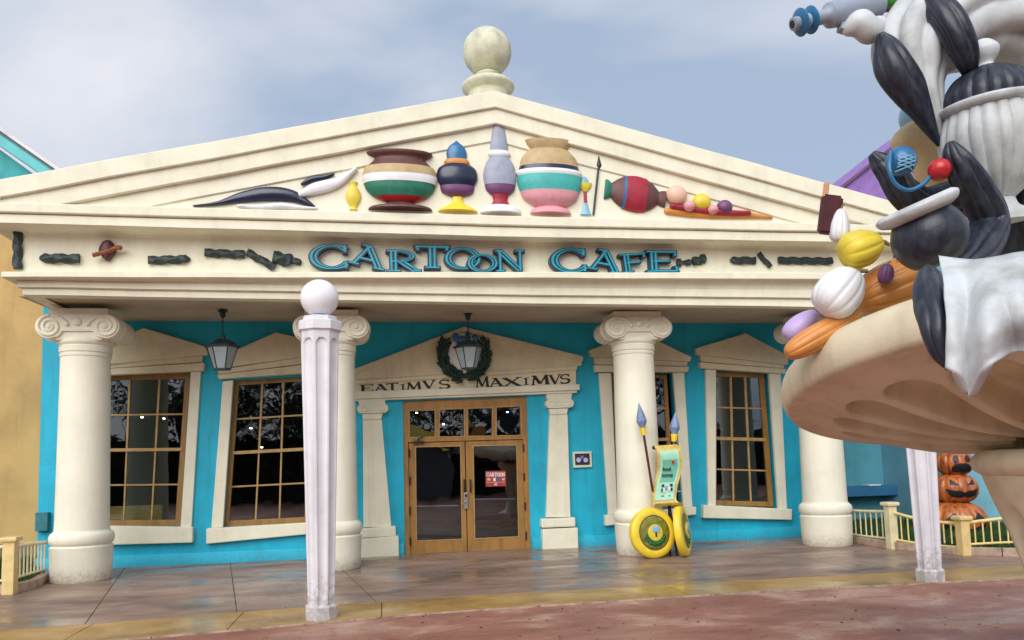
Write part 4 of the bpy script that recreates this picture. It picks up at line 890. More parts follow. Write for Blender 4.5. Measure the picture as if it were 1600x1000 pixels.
# ------------------------------------------------------------------ neighbours
def gable_house(name, label, zt, **k): pass
# ochre building at the left
oc = tag(empty('ochre_building', (-12, 3.2, 0)), 'ochre stucco building standing left of the cafe', 'building')
box('wall', (-13.3, 3.6, 3.45), (11.0, .8, 6.9), OCHRE, oc); box('plinth', (-13.3, 3.1, .18), (10.9, .3, .36), mat('plinth_olive', (.20, .17, .08), .8), oc, .02)
# teal gabled building behind it
ty = 9.0
a, b = ay(0, 199, ty), ay(95, 265, ty); k = (b.z-a.z)/(b.x-a.x)
te = tag(empty('teal_building', (a.x-4, ty, 0)), 'teal gabled building rising behind the left end of the pediment', 'building')
ap = a.x-3.6; za = a.z+k*(ap-a.x); xe = b.x+2.2; ze = b.z+k*2.2
slab('gable_wall', [[(ap-6, 0), (xe-.5, 0), (xe-.5, ze-.35), (ap, za-.45), (ap-6, za-.45+k*6)]], ty+.35, .3, mat('bright_teal_paint', (.02, .38, .40), .6, .15, 1.4, .15, 30, streak=.2), te)
def rk(o0, o1, y, d, name, m): slab(name, [[(ap, za-o0), (xe, ze-o0), (xe, ze-o1), (ap, za-o1)]], y, d, m, te)
rk(0, .10, ty-.10, .5, 'roof_edge', mat('roof_edge_white', (.72, .70, .72), .6)); rk(.10, .17, ty-.05, .4, 'gutter_line', mat('gutter_dark', (.05, .10, .13), .5)); rk(.17, .50, ty, .35, 'barge_board', mat('pale_teal_paint', (.10, .52, .54), .5, .08, 3))
# purple roof at the right
py_ = 11.0
a, b, c = ay(1320, 289, py_), ay(1392, 232, py_), ay(1470, 300, py_)
pu = tag(empty('purple_roof_building', (b.x, py_, 0)), 'building with a purple roof behind the right slope of the pediment', 'building')
bm = bmesh.new(); k = (b.z-a.z)/(b.x-a.x); E0 = (a.x-3, a.z-3*k); T0 = (b.x+2.6, b.z+2.6*k)
v = [bm.verts.new(p) for p in ((E0[0], py_, E0[1]), (T0[0], py_, T0[1]), (T0[0]+8, py_, T0[1]), (T0[0]+8, py_, E0[1]))]; bm.faces.new(v)
r_ = bmesh.ops.extrude_face_region(bm, geom=bm.faces[:]); bmesh.ops.translate(bm, vec=(0, 4, 0), verts=[x for x in r_['geom'] if isinstance(x, bmesh.types.BMVert)]); mobj('roof', bm, PURPLE, pu)
box('ridge_cap', ((E0[0]+T0[0])/2, py_-.03, (E0[1]+T0[1])/2+.02), ((Vector(E0)-Vector(T0)).length, .2, .09), PLUM, pu, 0, Matrix.Rotation(-math.atan(k), 3, 'Y'))
box('wall', (T0[0]+3, py_+2, E0[1]/2), (9, 3.6, E0[1]), TEALW, pu)

# right annex: teal wall with recess shade put into its colour, serving counter
an = tag(empty('teal_annex', (11, 3.3, 0)), 'low muted teal annex wall with a blue serving counter right of the cafe', 'building')
ya = 3.3
box('wall', (9.3, ya+.3, 2.3), (5.4, .5, 4.6), TEALW, an)
xw = ay(1478, 800, 1.35).x
box('front_wall', (xw+5, 1.35+1.2, 2.3), (10, 2.4, 4.6), mat('pale_blue_wall_paint', (.20, .46, .56), .65, .1, 1.2, .15, 40, streak=.12), an)
c0, c1 = ay(1262, 764, ya-.35), ay(1424, 760, ya-.35)
box('counter_top', ((c0.x+c1.x)/2, ya-.20, c1.z-.07), (c1.x-c0.x, .5, .22), mat('counter_blue_paint', (.03, .16, .33), .5, .1, 4), an, .015)
hd = ay(1262, 650, ya-.2)
box('hatch_header', (hd.x+.6, ya-.1, hd.z), (3.2, .3, .35), MATS['counter_blue_paint'], an, .01)
box('hatch_opening', (hd.x+.3, ya+.03, hd.z+.55), (2.6, .1, .75), DARK, an)
br = ay(1410, 795, ya-.1); box('counter_bracket', (br.x, ya-.08, br.z), (.3, .24, .34), MATS['counter_blue_paint'], an, .01)
p = ay(1361, 758, ya-.25); tag(box('white_tray', (p.x, p.y, c1.z+.061), (.3, .3, .03), WHITEP, None, .008), 'flat white tray lying on the blue counter', 'tray')

# ------------------------------------------------------------------ lawn, kerbs, fences
def tread(pts, n=6): return [Vector((*p, 0)) for p in spline(pts, n)]
P1, P2 = az(1395, 858, 0), az(1507, 868, 0); PE = az(1640, 872, 0)
w0 = Vector((XR-.05, WY+.1, 0))
lawn_pts = [(w0.x, w0.y), ((w0.x+P1.x)/2, (w0.y+P1.y)/2+.15), (P1.x, P1.y+.05), ((P1.x+P2.x)/2, (P1.y+P2.y)/2+.1), (P2.x, P2.y+.05), (PE.x, PE.y+.1), (19, PE.y+.3), (19, 3.2), (w0.x, 3.2)]
def lawn(name, pts, z, label_):
    bm = bmesh.new(); F = [bm.verts.new((x_, y_, z)) for x_, y_ in pts]; bm.faces.new(F); return tag(mobj(name, bm, GRASSM), kind='structure')
lawn('lawn', lawn_pts, .10, '')
def grass(name, poly, z, n, label):
    bm = bmesh.new(); xs = [p[0] for p in poly]; ys = [p[1] for p in poly]
    def inside(x, y):
        c = False
        for (a, b), (d, e) in zip(poly, poly[1:]+poly[:1]):
            if (b > y) != (e > y) and x < (d-a)*(y-b)/(e-b)+a: c = not c
        return c
    k = 0
    while k < n:
        x_, y_ = random.uniform(min(xs), min(max(xs), 13)), random.uniform(min(ys), max(ys))
        if not inside(x_, y_): continue
        k += 1; h = random.uniform(.05, .12); a = random.uniform(0, 6.28); dx, dy = math.cos(a)*.009, math.sin(a)*.009; lx, ly = random.uniform(-.04, .04), random.uniform(-.04, .04)
        bm.faces.new([bm.verts.new(p) for p in ((x_-dx, y_-dy, z), (x_+dx, y_+dy, z), (x_+lx, y_+ly, z+h))])
    return tag(mobj(name, bm, GRASSM, recalc=False), label, 'grass', kind='stuff')
grass('grass', lawn_pts, .10, 26000, 'short green grass behind the cream fence')
def kerb(line, parent_kind='kerb', label=''):
    o = tag(empty('kerb', line[0]), kind='structure')
    L_ = 0; seg = []
    for a, b in zip(line, line[1:]):
        n = max(1, round((b-a).length/.62))
        for i in range(n): seg.append((a+(b-a)*(i/n), a+(b-a)*((i+1)/n)))
    for a, b in seg:
        d = (b-a); ang = math.atan2(d.y, d.x); m = (a+b)/2
        box('kerb_block', (m.x, m.y, .065), (d.length-.012, .12, .13), CURB, o, .012, Matrix.Rotation(ang, 3, 'Z'))
kl = [Vector((x_, y_, 0)) for x_, y_ in lawn_pts[:7]]
kerb(kl)
def fence_post(p, parent, m, h=.8):
    o = box('post', (p.x, p.y, h/2-.03), (.15, .15, h-.06), m, parent, .012)
    box('post_cap', (p.x, p.y, h-.03), (.23, .23, .065), m, o, .03); return o
def fence_run(a, b, parent, m, za, zb, sag=.0, n=8, zlow=.20):
    top = []
    for i in range(9):
        t = i/8; p = a+(b-a)*t; top.append(Vector((p.x, p.y, za+(zb-za)*t+sag*math.sin(math.pi*t))))
    tube('top_rail', top, .026, m, parent, 8); tube('bottom_rail', [Vector((p.x, p.y, zlow+(p.z-za)*.35)) for p in top], .020, m, parent, 8)
    for i in range(n):
        t = (i+.5)/n; p = a+(b-a)*t; zt = za+(zb-za)*t+sag*math.sin(math.pi*t)
        tube('baluster', [Vector((p.x, p.y, zlow)), Vector((p.x, p.y, zt))], .0125, m, parent, 6)
fr = tag(empty('garden_fence', (P1.x, P1.y, 0)), 'low cream fence with wavy rails round the lawn right of the cafe', 'fence')
fence_post(P1, fr, FENCEG); fence_post(P2, fr, FENCEP, .62); PX = Vector((PE.x+1.1, PE.y+.1, 0)); fence_post(PX, fr, FENCEG, .7)
off = Vector((0, .0, 0))
fence_run(w0, P1, fr, FENCEG, .64, .64, -.05, 17, .17); fence_run(P1, P2, fr, YELL, .64, .50, -.05, 10, .17); fence_run(P2, PX, fr, YELL, .50, .60, .05, 17, .17)
fl = tag(empty('garden_fence', az(14, 932, 0)), 'low cream fence with slim bars beside the left end column', 'fence')
Q1 = az(15, 929, 0); fence_post(Q1, fl, FENCEP); Q2 = Vector((-7.05, .1, 0)); Q0 = Vector((Q1.x-2.6, Q1.y+.6, 0))
fence_run(Q1, Q2, fl, FENCEG, .64, .60, .02, 10, .20); fence_run(Q0, Q1, fl, FENCEG, .68, .66, 0, 12, .20)
lp_ = [(Q1.x-4, Q1.y+1.1), (Q1.x, Q1.y+.08), ((Q1.x+Q2.x)/2+.1, (Q1.y+Q2.y)/2-.08), (Q2.x, Q2.y), (XL-.02, 1.4), (XL-.02, 2.9), (Q1.x-4, 2.9)]
lawn('lawn', lp_, .10, ''); grass('grass', lp_, .10, 5000, 'short green grass behind the fence left of the cafe'); kerb([Vector((x_, y_, 0)) for x_, y_ in lp_[:4]])
c = ay(67, 815, WY-.05); tag(box('meter_box', (c.x, WY-.06, c.z), (.20, .12, .32), mat('meter_teal', (.03, .20, .24), .6, .15, 10), None, .01), 'small teal utility box on the wall behind the left end column', 'utility box')

# ------------------------------------------------------------------ pumpkins
def pumpkin(px, y0, y1, rpx, Y, kind, label):
    top, bot = ay(px, y0, Y), ay(px, y1, Y); H = top.z-bot.z; s = (ay(px+10, y0, Y)-ay(px, y0, Y)).length/10; r = rpx*s; c = (top+bot)/2
    o = tag(empty('pumpkin', bot), label, 'pumpkin', 'carved pumpkins stacked on the lawn')
    bm = bmesh.new(); nu, nv = 96, 28; rings = []
    for j in range(nv+1):
        ph = -math.pi/2+math.pi*j/nv; ring = []
        for i in range(nu):
            t = 2*math.pi*i/nu; rib = 1-.10*abs(math.sin(t*6))**.6*0 - .09*(1-abs(math.sin(t*6)))**2
            cr_ = math.copysign(abs(math.cos(ph))**.8, 1); ring.append(bm.verts.new((c.x+r*rib*cr_*math.cos(t), c.y+r*rib*cr_*math.sin(t), c.z+H/2*math.sin(ph)*(1-.10*(1-abs(math.cos(ph)))))))
        rings.append(ring)
    for a, b in zip(rings, rings[1:]):
        for i in range(nu): bm.faces.new((a[i], a[(i+1) % nu], b[(i+1) % nu], b[i]))
    mobj('rind', bm, PUMP, o, True)
    def cut(name, pts, m=BLACKP):
        # cut-outs follow the round front
        bm = bmesh.new(); rows = []
        n = len(pts); V = []
        dense = []
        for i in range(n):
            a, b = pts[i], pts[(i+1) % n]
            for k in range(4): dense.append(lerp(a, b, k/4))
        cen = (sum(p[0] for p in dense)/len(dense), sum(p[1] for p in dense)/len(dense))
        def on(u, v, out_):
            v = max(-.95, min(.95, v)); rr = r*(1-v*v)**.4*1.0; a = u*1.0; base = -math.pi/2+R(-14)
            return (c.x+(rr+out_)*math.cos(base+a), c.y+(rr+out_)*math.sin(base+a), c.z+H/2*v)
        prev = None; K = 4
        for q in range(K+1):
            ring = [bm.verts.new(on(*lerp(p, cen, q/K*.98), .012)) for p in dense]
            if prev:
                for i in range(len(dense)): bm.faces.new((prev[i], prev[(i+1) % len(dense)], ring[(i+1) % len(dense)], ring[i]))
            prev = ring
        bm.faces.new(prev); mobj(name, bm, m, o, True)
    if kind == 0:
        for s_ in (-1, 1): cut('eye_cutout', [(s_*.35+.16*math.cos(a*.785), .32+.26*math.sin(a*.785)) for a in range(8)])
        cut('mouth_cutout', [(-.62, -.62), (-.55, -.25), (-.2, -.02), (.2, -.02), (.55, -.25), (.62, -.62), (0, -.7)])
    elif kind == 1:
        for s_ in (-1, 1): cut('eye_cutout', [(s_*.18, .30), (s_*.58, .62), (s_*.55, .28)])
        cut('mouth_cutout', [(-.75, .05), (-.5, -.12), (-.25, -.05), (0, -.18), (.25, -.05), (.5, -.12), (.75, .08), (.55, -.42), (.2, -.5), (0, -.42), (-.2, -.5), (-.55, -.42)])
    else:
        for s_ in (-1, 1): cut('eye_cutout', [(s_*.18, .10), (s_*.40, .45), (s_*.66, .12)])
        cut('mouth_cutout', [(-.8, .0), (-.4, -.28), (0, -.34), (.4, -.28), (.8, .0), (.62, -.45), (.3, -.66), (-.3, -.66), (-.62, -.45)])
YPm = .55
pumpkin(1491, 702, 745, 24, YPm, 0, 'smallest carved pumpkin on top of the stack, mouth gaping')
pumpkin(1490, 738, 789, 31, YPm, 1, 'middle carved pumpkin of the stack with jagged grin')
pumpkin(1490, 780, 846, 42, YPm, 2, 'largest carved pumpkin at the bottom of the stack')

# ------------------------------------------------------------------ fountain
D0 = 5.0; PXM = 1225/D0
FC = ad(1652, 592, D0)                                  # middle of the bowl, at rim height
ftn = tag(empty('fountain', (FC.x, FC.y, 0)), 'big fluted cast stone fountain bowl on a waisted stem', 'fountain')
def bowl():
    view = Vector((FW.x, FW.y, 0)).normalized(); side = Vector((view.y, -view.x, 0))
    tilt = Matrix.Rotation(R(-10.5), 4, side)             # the near rim stands higher, as in the photograph
    tilt = Matrix.Rotation(R(2.0), 4, view) @ tilt
    RM = 1.67; nu = 720; NF = 18
    sec = []
    for k in range(110):                                # underside from the stem out to the lip
        t = k/109; rr = .30+(RM-.16-.30)*t; zz = -.395+.295*(t**1.9); sec.append((rr, zz, t, 1))
    for k in range(1, 15):                              # rounded lip
        a = R(-60+k*200/14); sec.append((RM-.13+.13*math.cos(a), .02+.17*math.sin(a), 1, 0))
    for rr, zz in ((RM-.34, .08), (RM-.6, .0), (.4, -.2), (.02, -.22)): sec.append((rr, zz, 1, 0))
    bm = bmesh.new(); rings = []
    for rr, zz, t, fl in sec:
        ring = []
        for i in range(nu):
            th = 2*math.pi*i/nu; dz = 0
            if fl:
                ph = ((th*NF/(2*math.pi)) % 1)*2-1       # -1..1 across a flute
                half = .88; u = abs(ph)/half
                if u < 1:
                    endt = .86-.12*(1-math.sqrt(1-u*u)); m_ = max(0, min(1, (endt-t)/.035))
                    dz = .20*(1-u**6)*m_*min(1, .5+t*2.2)
            ring.append(bm.verts.new((rr*math.cos(th), rr*math.sin(th), zz+dz)))
        rings.append(ring)
    for a, b in zip(rings, rings[1:]):
        for i in range(nu): bm.faces.new((a[i], a[(i+1) % nu], b[(i+1) % nu], b[i]))
    bmesh.ops.transform(bm, matrix=Matrix.Translation(FC) @ tilt, verts=bm.verts)
    mobj('bowl', bm, FOUNT, ftn, True)
    return tilt
TILT = bowl()
cz = FC.z-.50
sx, sy = FC.x, FC.y
zc1 = ad(1640, 722, D0).z
lathe('stem_collar', [(.36, .09), (.46, .082), (.505, .045), (.52, 0), (.505, -.045), (.46, -.075), (.40, -.08)], (sx, sy, zc1), FOUNT, ftn, 64)
bm = bmesh.new(); nu = 128; rings = []
for k in range(34):
    t = k/33; z = zc1-.07-(zc1-.07)*t
    rr = .46-.30*math.sin(min(1, t*1.35)*math.pi/2)**1.1*.86+(max(0, t-.72)/.28)**2*.32
    ring = []
    for i in range(nu):
        th = 2*math.pi*i/nu; ph = ((th*9/(2*math.pi)+.15) % 1)*2-1; u = abs(ph)/.72; dd = 0
        if u < 1:
            st = .13+.10*(1-math.sqrt(1-u*u)); dd = .05*math.sqrt(1-u*u)*max(0, min(1, (t-st)/.04))*max(0, min(1, (.8-t)/.1))
        ring.append(bm.verts.new((sx+(rr-dd)*math.cos(th), sy+(rr-dd)*math.sin(th), z)))
    rings.append(ring)
for a, b in zip(rings, rings[1:]):
    for i in range(nu): bm.faces.new((a[i], a[(i+1) % nu], b[(i+1) % nu], b[i]))
mobj('stem', bm, FOUNT, ftn, True)

# ------------------------------------------------------------------ plain abstract sculpture on the fountain (stand-ins, no figures)
def sb(bm, x, y, D, r, sub=3, sq=(1, 1, 1), rot=0):
    k = D/FPX; M = Matrix((RT, FW, UP)).transposed() @ Matrix.Rotation(R(rot), 3, 'Y'); bm_ball(bm, ad(x, y, D), (r*k*sq[0], r*k*sq[1], r*k*sq[2]), M, sub)
def st(bm, pts, n=6):
    for x, y, D, r in spline(pts, n): sb(bm, x, y, D, r, 2)
def fold_tube(pts, nf, amp, seg=84, tw=0., n=10, dark=None):
    """carved drapery: a tapering loft whose section is gathered into folds"""
    def fn(name, m, parent):
        P = spline(pts, n); C_ = [ad(x, y, D) for x, y, D, r in P]; rad = [r*D/FPX for x, y, D, r in P]; bm = bmesh.new(); rings = []; up = None
        for i, c in enumerate(C_):
            t = (C_[min(i+1, len(C_)-1)]-C_[max(i-1, 0)]).normalized()
            if up is None: up = Vector((0, 0, 1)) if abs(t.z) < .9 else Vector((1, 0, 0))
            sd_ = t.cross(up).normalized(); up = sd_.cross(t).normalized(); ring = []
            for k in range(seg):
                a = 2*math.pi*k/seg; w_ = abs(math.sin(nf*.5*a+tw*i/len(C_)+.6*noise.noise((i*.13, a, 3))))
                rr = rad[i]*(1+amp*(w_**.7-.6)+.05*noise.noise((math.cos(a)*1.5, math.sin(a)*1.5, i*.12)))
                ring.append(bm.verts.new(c+(sd_*math.cos(a)+up*math.sin(a))*rr))
            rings.append(ring)
        for i, (p, q) in enumerate(zip(rings, rings[1:])):
            for k in range(seg):
                f = bm.faces.new((p[k], p[(k+1) % seg], q[(k+1) % seg], q[k]))
                if dark and dark(k/seg*360+18*math.sin(i*.9), i/len(rings)): f.material_index = 1
        bm.faces.new(rings[0][::-1]); bm.faces.new(rings[-1]); return mobj(name, bm, m, parent, True)
    return fn
def gourd(name, label, cat, px, py, D, rl, rw, ang, ribs, m, group=None, pear=0., stem=True, dep=.09):
    """ribbed gourd: rl half length and rw half width in pixels, ang the turn of its long axis in the view plane"""
    k = D/FPX; M = Matrix((RT, FW, UP)).transposed() @ Matrix.Rotation(R(ang), 3, 'Y'); c = ad(px, py, D)
    o = tag(empty(name, c-Vector((0, 0, rw*k))), label, cat, group); bm = bmesh.new(); rings = []; nu, nv = 96, 26
    for j in range(nv+1):
        ph = -math.pi/2+math.pi*j/nv; z = math.sin(ph); w_ = abs(math.cos(ph))**.85*(1-pear*z); ring = []
        for i in range(nu):
            a = 2*math.pi*i/nu; rr = rw*k*w_*(1-dep*(1-abs(math.sin(a*ribs/2)))**2+.03*noise.noise((math.cos(a), math.sin(a), z*2+px))); v_ = Vector((rr*math.cos(a), rr*math.sin(a), rl*k*z*(1-.08*(1-w_))))
            ring.append(bm.verts.new(c+M @ v_))
        rings.append(ring)
    for p, q in zip(rings, rings[1:]):
        for i in range(nu): bm.faces.new((p[i], p[(i+1) % nu], q[(i+1) % nu], q[i]))
    mobj('rind', bm, m, o, True)
    if stem: tube('stalk', [c+M @ Vector((0, 0, rl*k*.86)), c+M @ Vector((.1*rw*k, 0, rl*k*1.05)), c+M @ Vector((.35*rw*k, 0, rl*k*1.2))], [.16*rw*k, .11*rw*k, .09*rw*k], mat('stalk_olive', (.22, .17, .05), .6), o, 8)
    return o
def urn(name, label, px, py, D, segs, ang=0, ribs=0):
    """turned urn: segs = [(part, material, [(radius px, height px)...], ribbed)]"""
    k = D/FPX; M = Matrix((RT, FW, UP)).transposed() @ Matrix.Rotation(R(ang), 3, 'Y'); c = ad(px, py, D); o = tag(empty(name, c), label, 'urn')
    for nm, m, pf, rb in segs:
        P = spline(pf, 6) if len(pf) > 2 else pf; bm = bmesh.new(); rings = []; nu = 120
        for r, z in P: rings.append([bm.verts.new(c+M @ Vector((r*k*q*math.cos(a), r*k*q*math.sin(a), z*k))) for a, q in [(2*math.pi*i/nu, 1-(.07*(1-abs(math.sin(math.pi*i/nu*rb)))**2 if rb else 0)) for i in range(nu)]])
        for p, q in zip(rings, rings[1:]):
            for i in range(nu): bm.faces.new((p[i], p[(i+1) % nu], q[(i+1) % nu], q[i]))
        bm.faces.new(rings[0][::-1]); bm.faces.new(rings[-1]); autosmooth(mobj(nm, bm, m, o), 45)
    return o
def sculpt(name, label, cat, at_, parts):
    o = tag(empty(name, at_), label, cat, None)
    for nm, m, fn, vox in parts:
        if vox == 0: fn(nm, m, o)
        else: blob(nm, fn, m, o, vox, 8)
    return o
A1 = fold_tube([(1670, 150, 5.4, 80), (1625, 60, 5.3, 88), (1555, 18, 5.2, 82), (1480, 34, 5.1, 74), (1432, 76, 5.0, 62), (1432, 124, 4.95, 42), (1450, 168, 4.9, 22), (1468, 216, 4.9, 4)], 9, .20)
A2 = fold_tube([(1376, 52, 4.86, 5), (1384, 72, 4.86, 17), (1396, 104, 4.83, 26), (1420, 142, 4.83, 24), (1444, 184, 4.85, 14), (1468, 228, 4.87, 3)], 5, .22)
A3 = fold_tube([(1440, -14, 4.95, 14), (1466, 10, 4.78, 20), (1492, 46, 4.70, 22), (1510, 88, 4.72, 18), (1516, 128, 4.85, 4)], 5, .22)
sculpt('draped_swag', 'huge white hanging swag with dark stripes above the bowl', 'sculpture', ad(1560, 300, 5.1), [('swag', GREYW, A1, 0), ('dark_lining', NAVYS, A2, 0), ('dark_ribbon', NAVYS, A3, 0)])
urn('fluted_urn', 'white ribbed urn with a black domed lid standing on the fountain', 1556, 268, 4.8, [('urn_foot', GREYW, [(40, -80), (38, -66), (26, -56), (22, -44)], 0), ('urn_belly', GREYW, [(22, -44), (50, -18), (70, 20), (76, 58), (66, 92)], 22), ('urn_rim', GREYW, [(64, 92), (72, 96), (74, 104), (64, 108)], 0), ('lid', NAVYS, [(66, 108), (64, 124), (48, 148), (22, 162)], 18), ('lid_knob', GREYW, [(20, 162), (12, 168), (20, 180), (22, 192), (12, 204), (2, 208)], 0)], -6)
C1 = fold_tube([(1600, 235, 5.0, 30), (1590, 300, 5.05, 50), (1596, 360, 5.1, 62), (1640, 410, 5.2, 78)], 8, .22)
C2 = fold_tube([(1484, 222, 4.55, 6), (1490, 240, 4.55, 16), (1506, 268, 4.56, 23), (1528, 305, 4.6, 26), (1546, 350, 4.65, 27), (1528, 395, 4.5, 25), (1500, 420, 4.3, 16)], 6, .24, tw=1.5)
C3 = fold_tube([(1362, 240, 4.85, 6), (1376, 254, 4.85, 16), (1394, 272, 4.82, 20), (1412, 300, 4.8, 22), (1440, 318, 4.85, 24), (1490, 312, 4.95, 28), (1540, 300, 5.0, 26)], 6, .24, tw=2)
sculpt('navy_drapery', 'glossy navy gathered cloth looping round the white urn', 'sculpture', ad(1590, 420, 5.1), [('back_fold', NAVYS, C1, 0), ('front_fold', NAVYS, C2, 0), ('side_fold', NAVYS, C3, 0)])
urn('round_jar', 'round black jar with a grey collar tipped over on the bowl rim', 1450, 366, 4.2, [('jar_belly', NAVYS, [(14, -52), (38, -44), (54, -18), (54, 8), (44, 30)], 0), ('jar_collar', GREYW, [(46, 30), (58, 36), (62, 46), (54, 52)], 0), ('jar_mouth', GREYW, [(48, 52), (40, 40), (10, 30)], 0)], -24)
Dg = fold_tube([(1450, 420, 3.6, 8), (1452, 440, 3.5, 20), (1458, 470, 3.4, 28), (1466, 512, 3.3, 25), (1471, 550, 3.27, 16), (1482, 578, 3.26, 3)], 6, .22)
def Df(name, m, parent):
    bm = bmesh.new(); nu, nv = 110, 46; rows = []
    for j in range(nv+1):
        v = j/nv; row = []
        for i in range(nu+1):
            u = i/nu
            ybot = 575+34*math.exp(-((u-.20)/.10)**2)+10*math.sin(u*9)-70*max(0, u-.35)
            y = 404+(ybot-404)*v+6*math.sin(u*7)*(1-v)
            x = 1468+(u*205)+v*14*(1-u)+6*math.sin(v*3+u*4)
            fold = math.sin(u*21+1.3*math.sin(v*2.2+u*3))
            D = 3.62-.42*math.sin(min(1, v*1.5)*math.pi/2)-.22*math.sin(u*math.pi)*(1-.4*v)-.045*fold*(.25+.75*v)-.02*noise.noise((u*5, v*5, 2))
            row.append(bm.verts.new(ad(x, y, D)))
        rows.append(row)
    for p, q in zip(rows, rows[1:]):
        for i in range(nu): bm.faces.new((p[i], p[i+1], q[i+1], q[i]))
    o = mobj(name, bm, m, parent, True); q = o.modifiers.new('thick', 'SOLIDIFY'); q.thickness = .035; q.offset = 0; return o
sculpt('stone_cloth', 'pale weathered cloth with a black fold spilling over the bowl rim', 'sculpture', ad(1540, 480, 3.6), [('pale_cloth', GREYW, Df, 0), ('dark_fold', NAVYS, Dg, 0)])
GR = 'painted gourds heaped on the fountain rim'
gourd('gourd', 'big orange ribbed gourd on the fountain rim', 'gourd', 1398, 448, 4.85, 66, 42, 66, 12, ORANGE, GR, 0, False)
gourd('gourd', 'long slim orange gourd lying over the edge of the bowl', 'gourd', 1288, 520, 4.72, 74, 20, 60, 8, ORANGE, GR, .2, False)
gourd('gourd', 'white ribbed gourd in front of the orange ones', 'gourd', 1312, 456, 4.68, 44, 36, 40, 11, WHITEP, GR, .15)
gourd('gourd', 'yellow ribbed squash on top of the heap', 'gourd', 1346, 388, 4.76, 36, 30, 70, 9, LEMON, GR, .2)
gourd('gourd', 'smooth lavender gourd at the end of the heap', 'gourd', 1252, 508, 4.88, 34, 18, 50, 6, LAV, GR, .2, False, .04)
gourd('gourd', 'small plum coloured gourd beside the yellow squash', 'gourd', 1384, 428, 4.66, 17, 12, 10, 7, PLUM, GR, .1)
gourd('gourd', 'small amber gourd tucked behind the plum one', 'gourd', 1424, 410, 4.78, 26, 20, 80, 8, mat('amber_paint', (.80, .36, .02), .4, .08, 4), GR, 0, False)
gourd('gourd', 'slender white gourd standing up against the dark ice cream bar', 'gourd', 1312, 352, 4.88, 28, 15, 4, 8, WHITEP, GR, .3)
def F1(bm): st(bm, [(1412, 222, 5.4, 22), (1440, 212, 5.4, 30), (1480, 205, 5.5, 30)]); st(bm, [(1450, 240, 5.45, 30), (1460, 280, 5.5, 26), (1478, 300, 5.5, 16)]); st(bm, [(1600, 225, 5.5, 30), (1640, 240, 5.6, 40)])
def F2(bm): sb(bm, 1440, 182, 5.6, 34)
def F3(bm): st(bm, [(1375, -4, 5.1, 14), (1400, 0, 5.1, 18), (1440, -6, 5.1, 20)])
def F4(bm): st(bm, [(1380, 16, 5.12, 6), (1405, 14, 5.12, 8), (1440, 6, 5.12, 8)])
def F5(bm): st(bm, [(1572, 20, 5.7, 30), (1600, 60, 5.7, 50), (1640, 120, 5.7, 60)])
sculpt('backing_sculpture', 'beige, sky blue, green and plum rounded forms standing behind the white forms', 'sculpture', ad(1520, 320, 5.5),
       [('beige_lobe', BEIGE, F1, .03), ('blue_ball', SKYB, F2, .025), ('green_lobe', mat('grass_green_paint', (.05, .30, .02), .4, coat=.2), F3, .025), ('red_band', RED, F4, .02), ('plum_lobe', PLUM, F5, .03)])
# loose props
o = tag(empty('toy_ray_gun', ad(1330, 30, 5.0)), 'grey toy ray gun with blue rings pointing at the sky', 'toy')
a, b = ad(1238, 38, 4.9), ad(1372, 6, 5.05); d = (b-a); Q = Matrix.Translation(a) @ d.to_track_quat('Z', 'Y').to_matrix().to_4x4(); Lg = d.length; k = 4.95/FPX
def put(name, prof, m):
    bm = bmesh.new(); bm_lathe(bm, prof, (0, 0, 0), 32); bmesh.ops.transform(bm, matrix=Q, verts=bm.verts); autosmooth(mobj(name, bm, m, o), 40)
put('barrel', [(7*k, 0), (10*k, 1*k), (10*k, 12*k), (11*k, 14*k), (11*k, 60*k), (13*k, 64*k), (19*k, 68*k), (20*k, 76*k), (20*k, Lg)], GUNGREY)
put('muzzle', [(6*k, -.002), (2*k, .004)], BLACKP)
for z in (15, 34): put('blue_ring', [(10*k, (z-5)*k), (19*k, (z-2)*k), (21*k, z*k), (19*k, (z+2)*k), (10*k, (z+5)*k)], COBALT)
def G1(bm): st(bm, [(1328, 44, 4.95, 14), (1345, 34, 4.93, 20), (1358, 50, 4.95, 20), (1372, 40, 4.98, 16)])
blob('white_grip', G1, GREYW, o, .018, 5)
g0 = ad(1319, 40, 4.97); box('trigger_guard', g0, (16*k, .06, 22*k), GUNGREY, o, .01, Matrix.Rotation(R(14), 3, 'Y'))
o = tag(empty('ice_cream_bar', ad(1300, 345, 4.9)), 'dark maroon ice cream bar with its stick pointing up', 'ice cream')
k = 4.9/FPX; M = Matrix((RT, FW, UP)).transposed() @ Matrix.Rotation(R(7), 3, 'Y')
c = ad(1297, 336, 4.9); bm = bmesh.new(); bm_box(bm, c, (33*k, 14*k, 62*k), M); bmesh.ops.bevel(bm, geom=bm.edges[:], offset=4*k, segments=3, affect='EDGES'); mobj('bar', bm, MAROON, o)
bm = bmesh.new(); bm_box(bm, ad(1290, 300, 4.9), (9*k, 4*k, 30*k), M); bmesh.ops.bevel(bm, geom=bm.edges[:], offset=1.6*k, segments=2, affect='EDGES'); mobj('stick', bm, mat('stick_wood', (.62, .33, .17), .6), o)
o = tag(empty('hose_toy', ad(1410, 300, 4.6)), 'blue meshed ball with a thin blue hose looping to a red ball', 'toy')
k = 4.62/FPX; c = ad(1408, 252, 4.62); ball('blue_ball', c, 23*k, COBALT, o, sub=4)
M = Matrix((RT, FW, UP)).transposed()
for s_ in (-1, 1):
    for q in range(-2, 3):
        pts = []
        for i in range(13):
            t = -.6+1.2*i/12; u, v = t, q*.24+s_*t*.35; w2 = 1-u*u-v*v
            if w2 > .1 and v < .45: pts.append(c+M @ Vector((u, -math.sqrt(w2), v-.15))*(23*k))
        if len(pts) > 3: tube('mesh_wire', pts, 1.1*k, SKYB, o, 5)
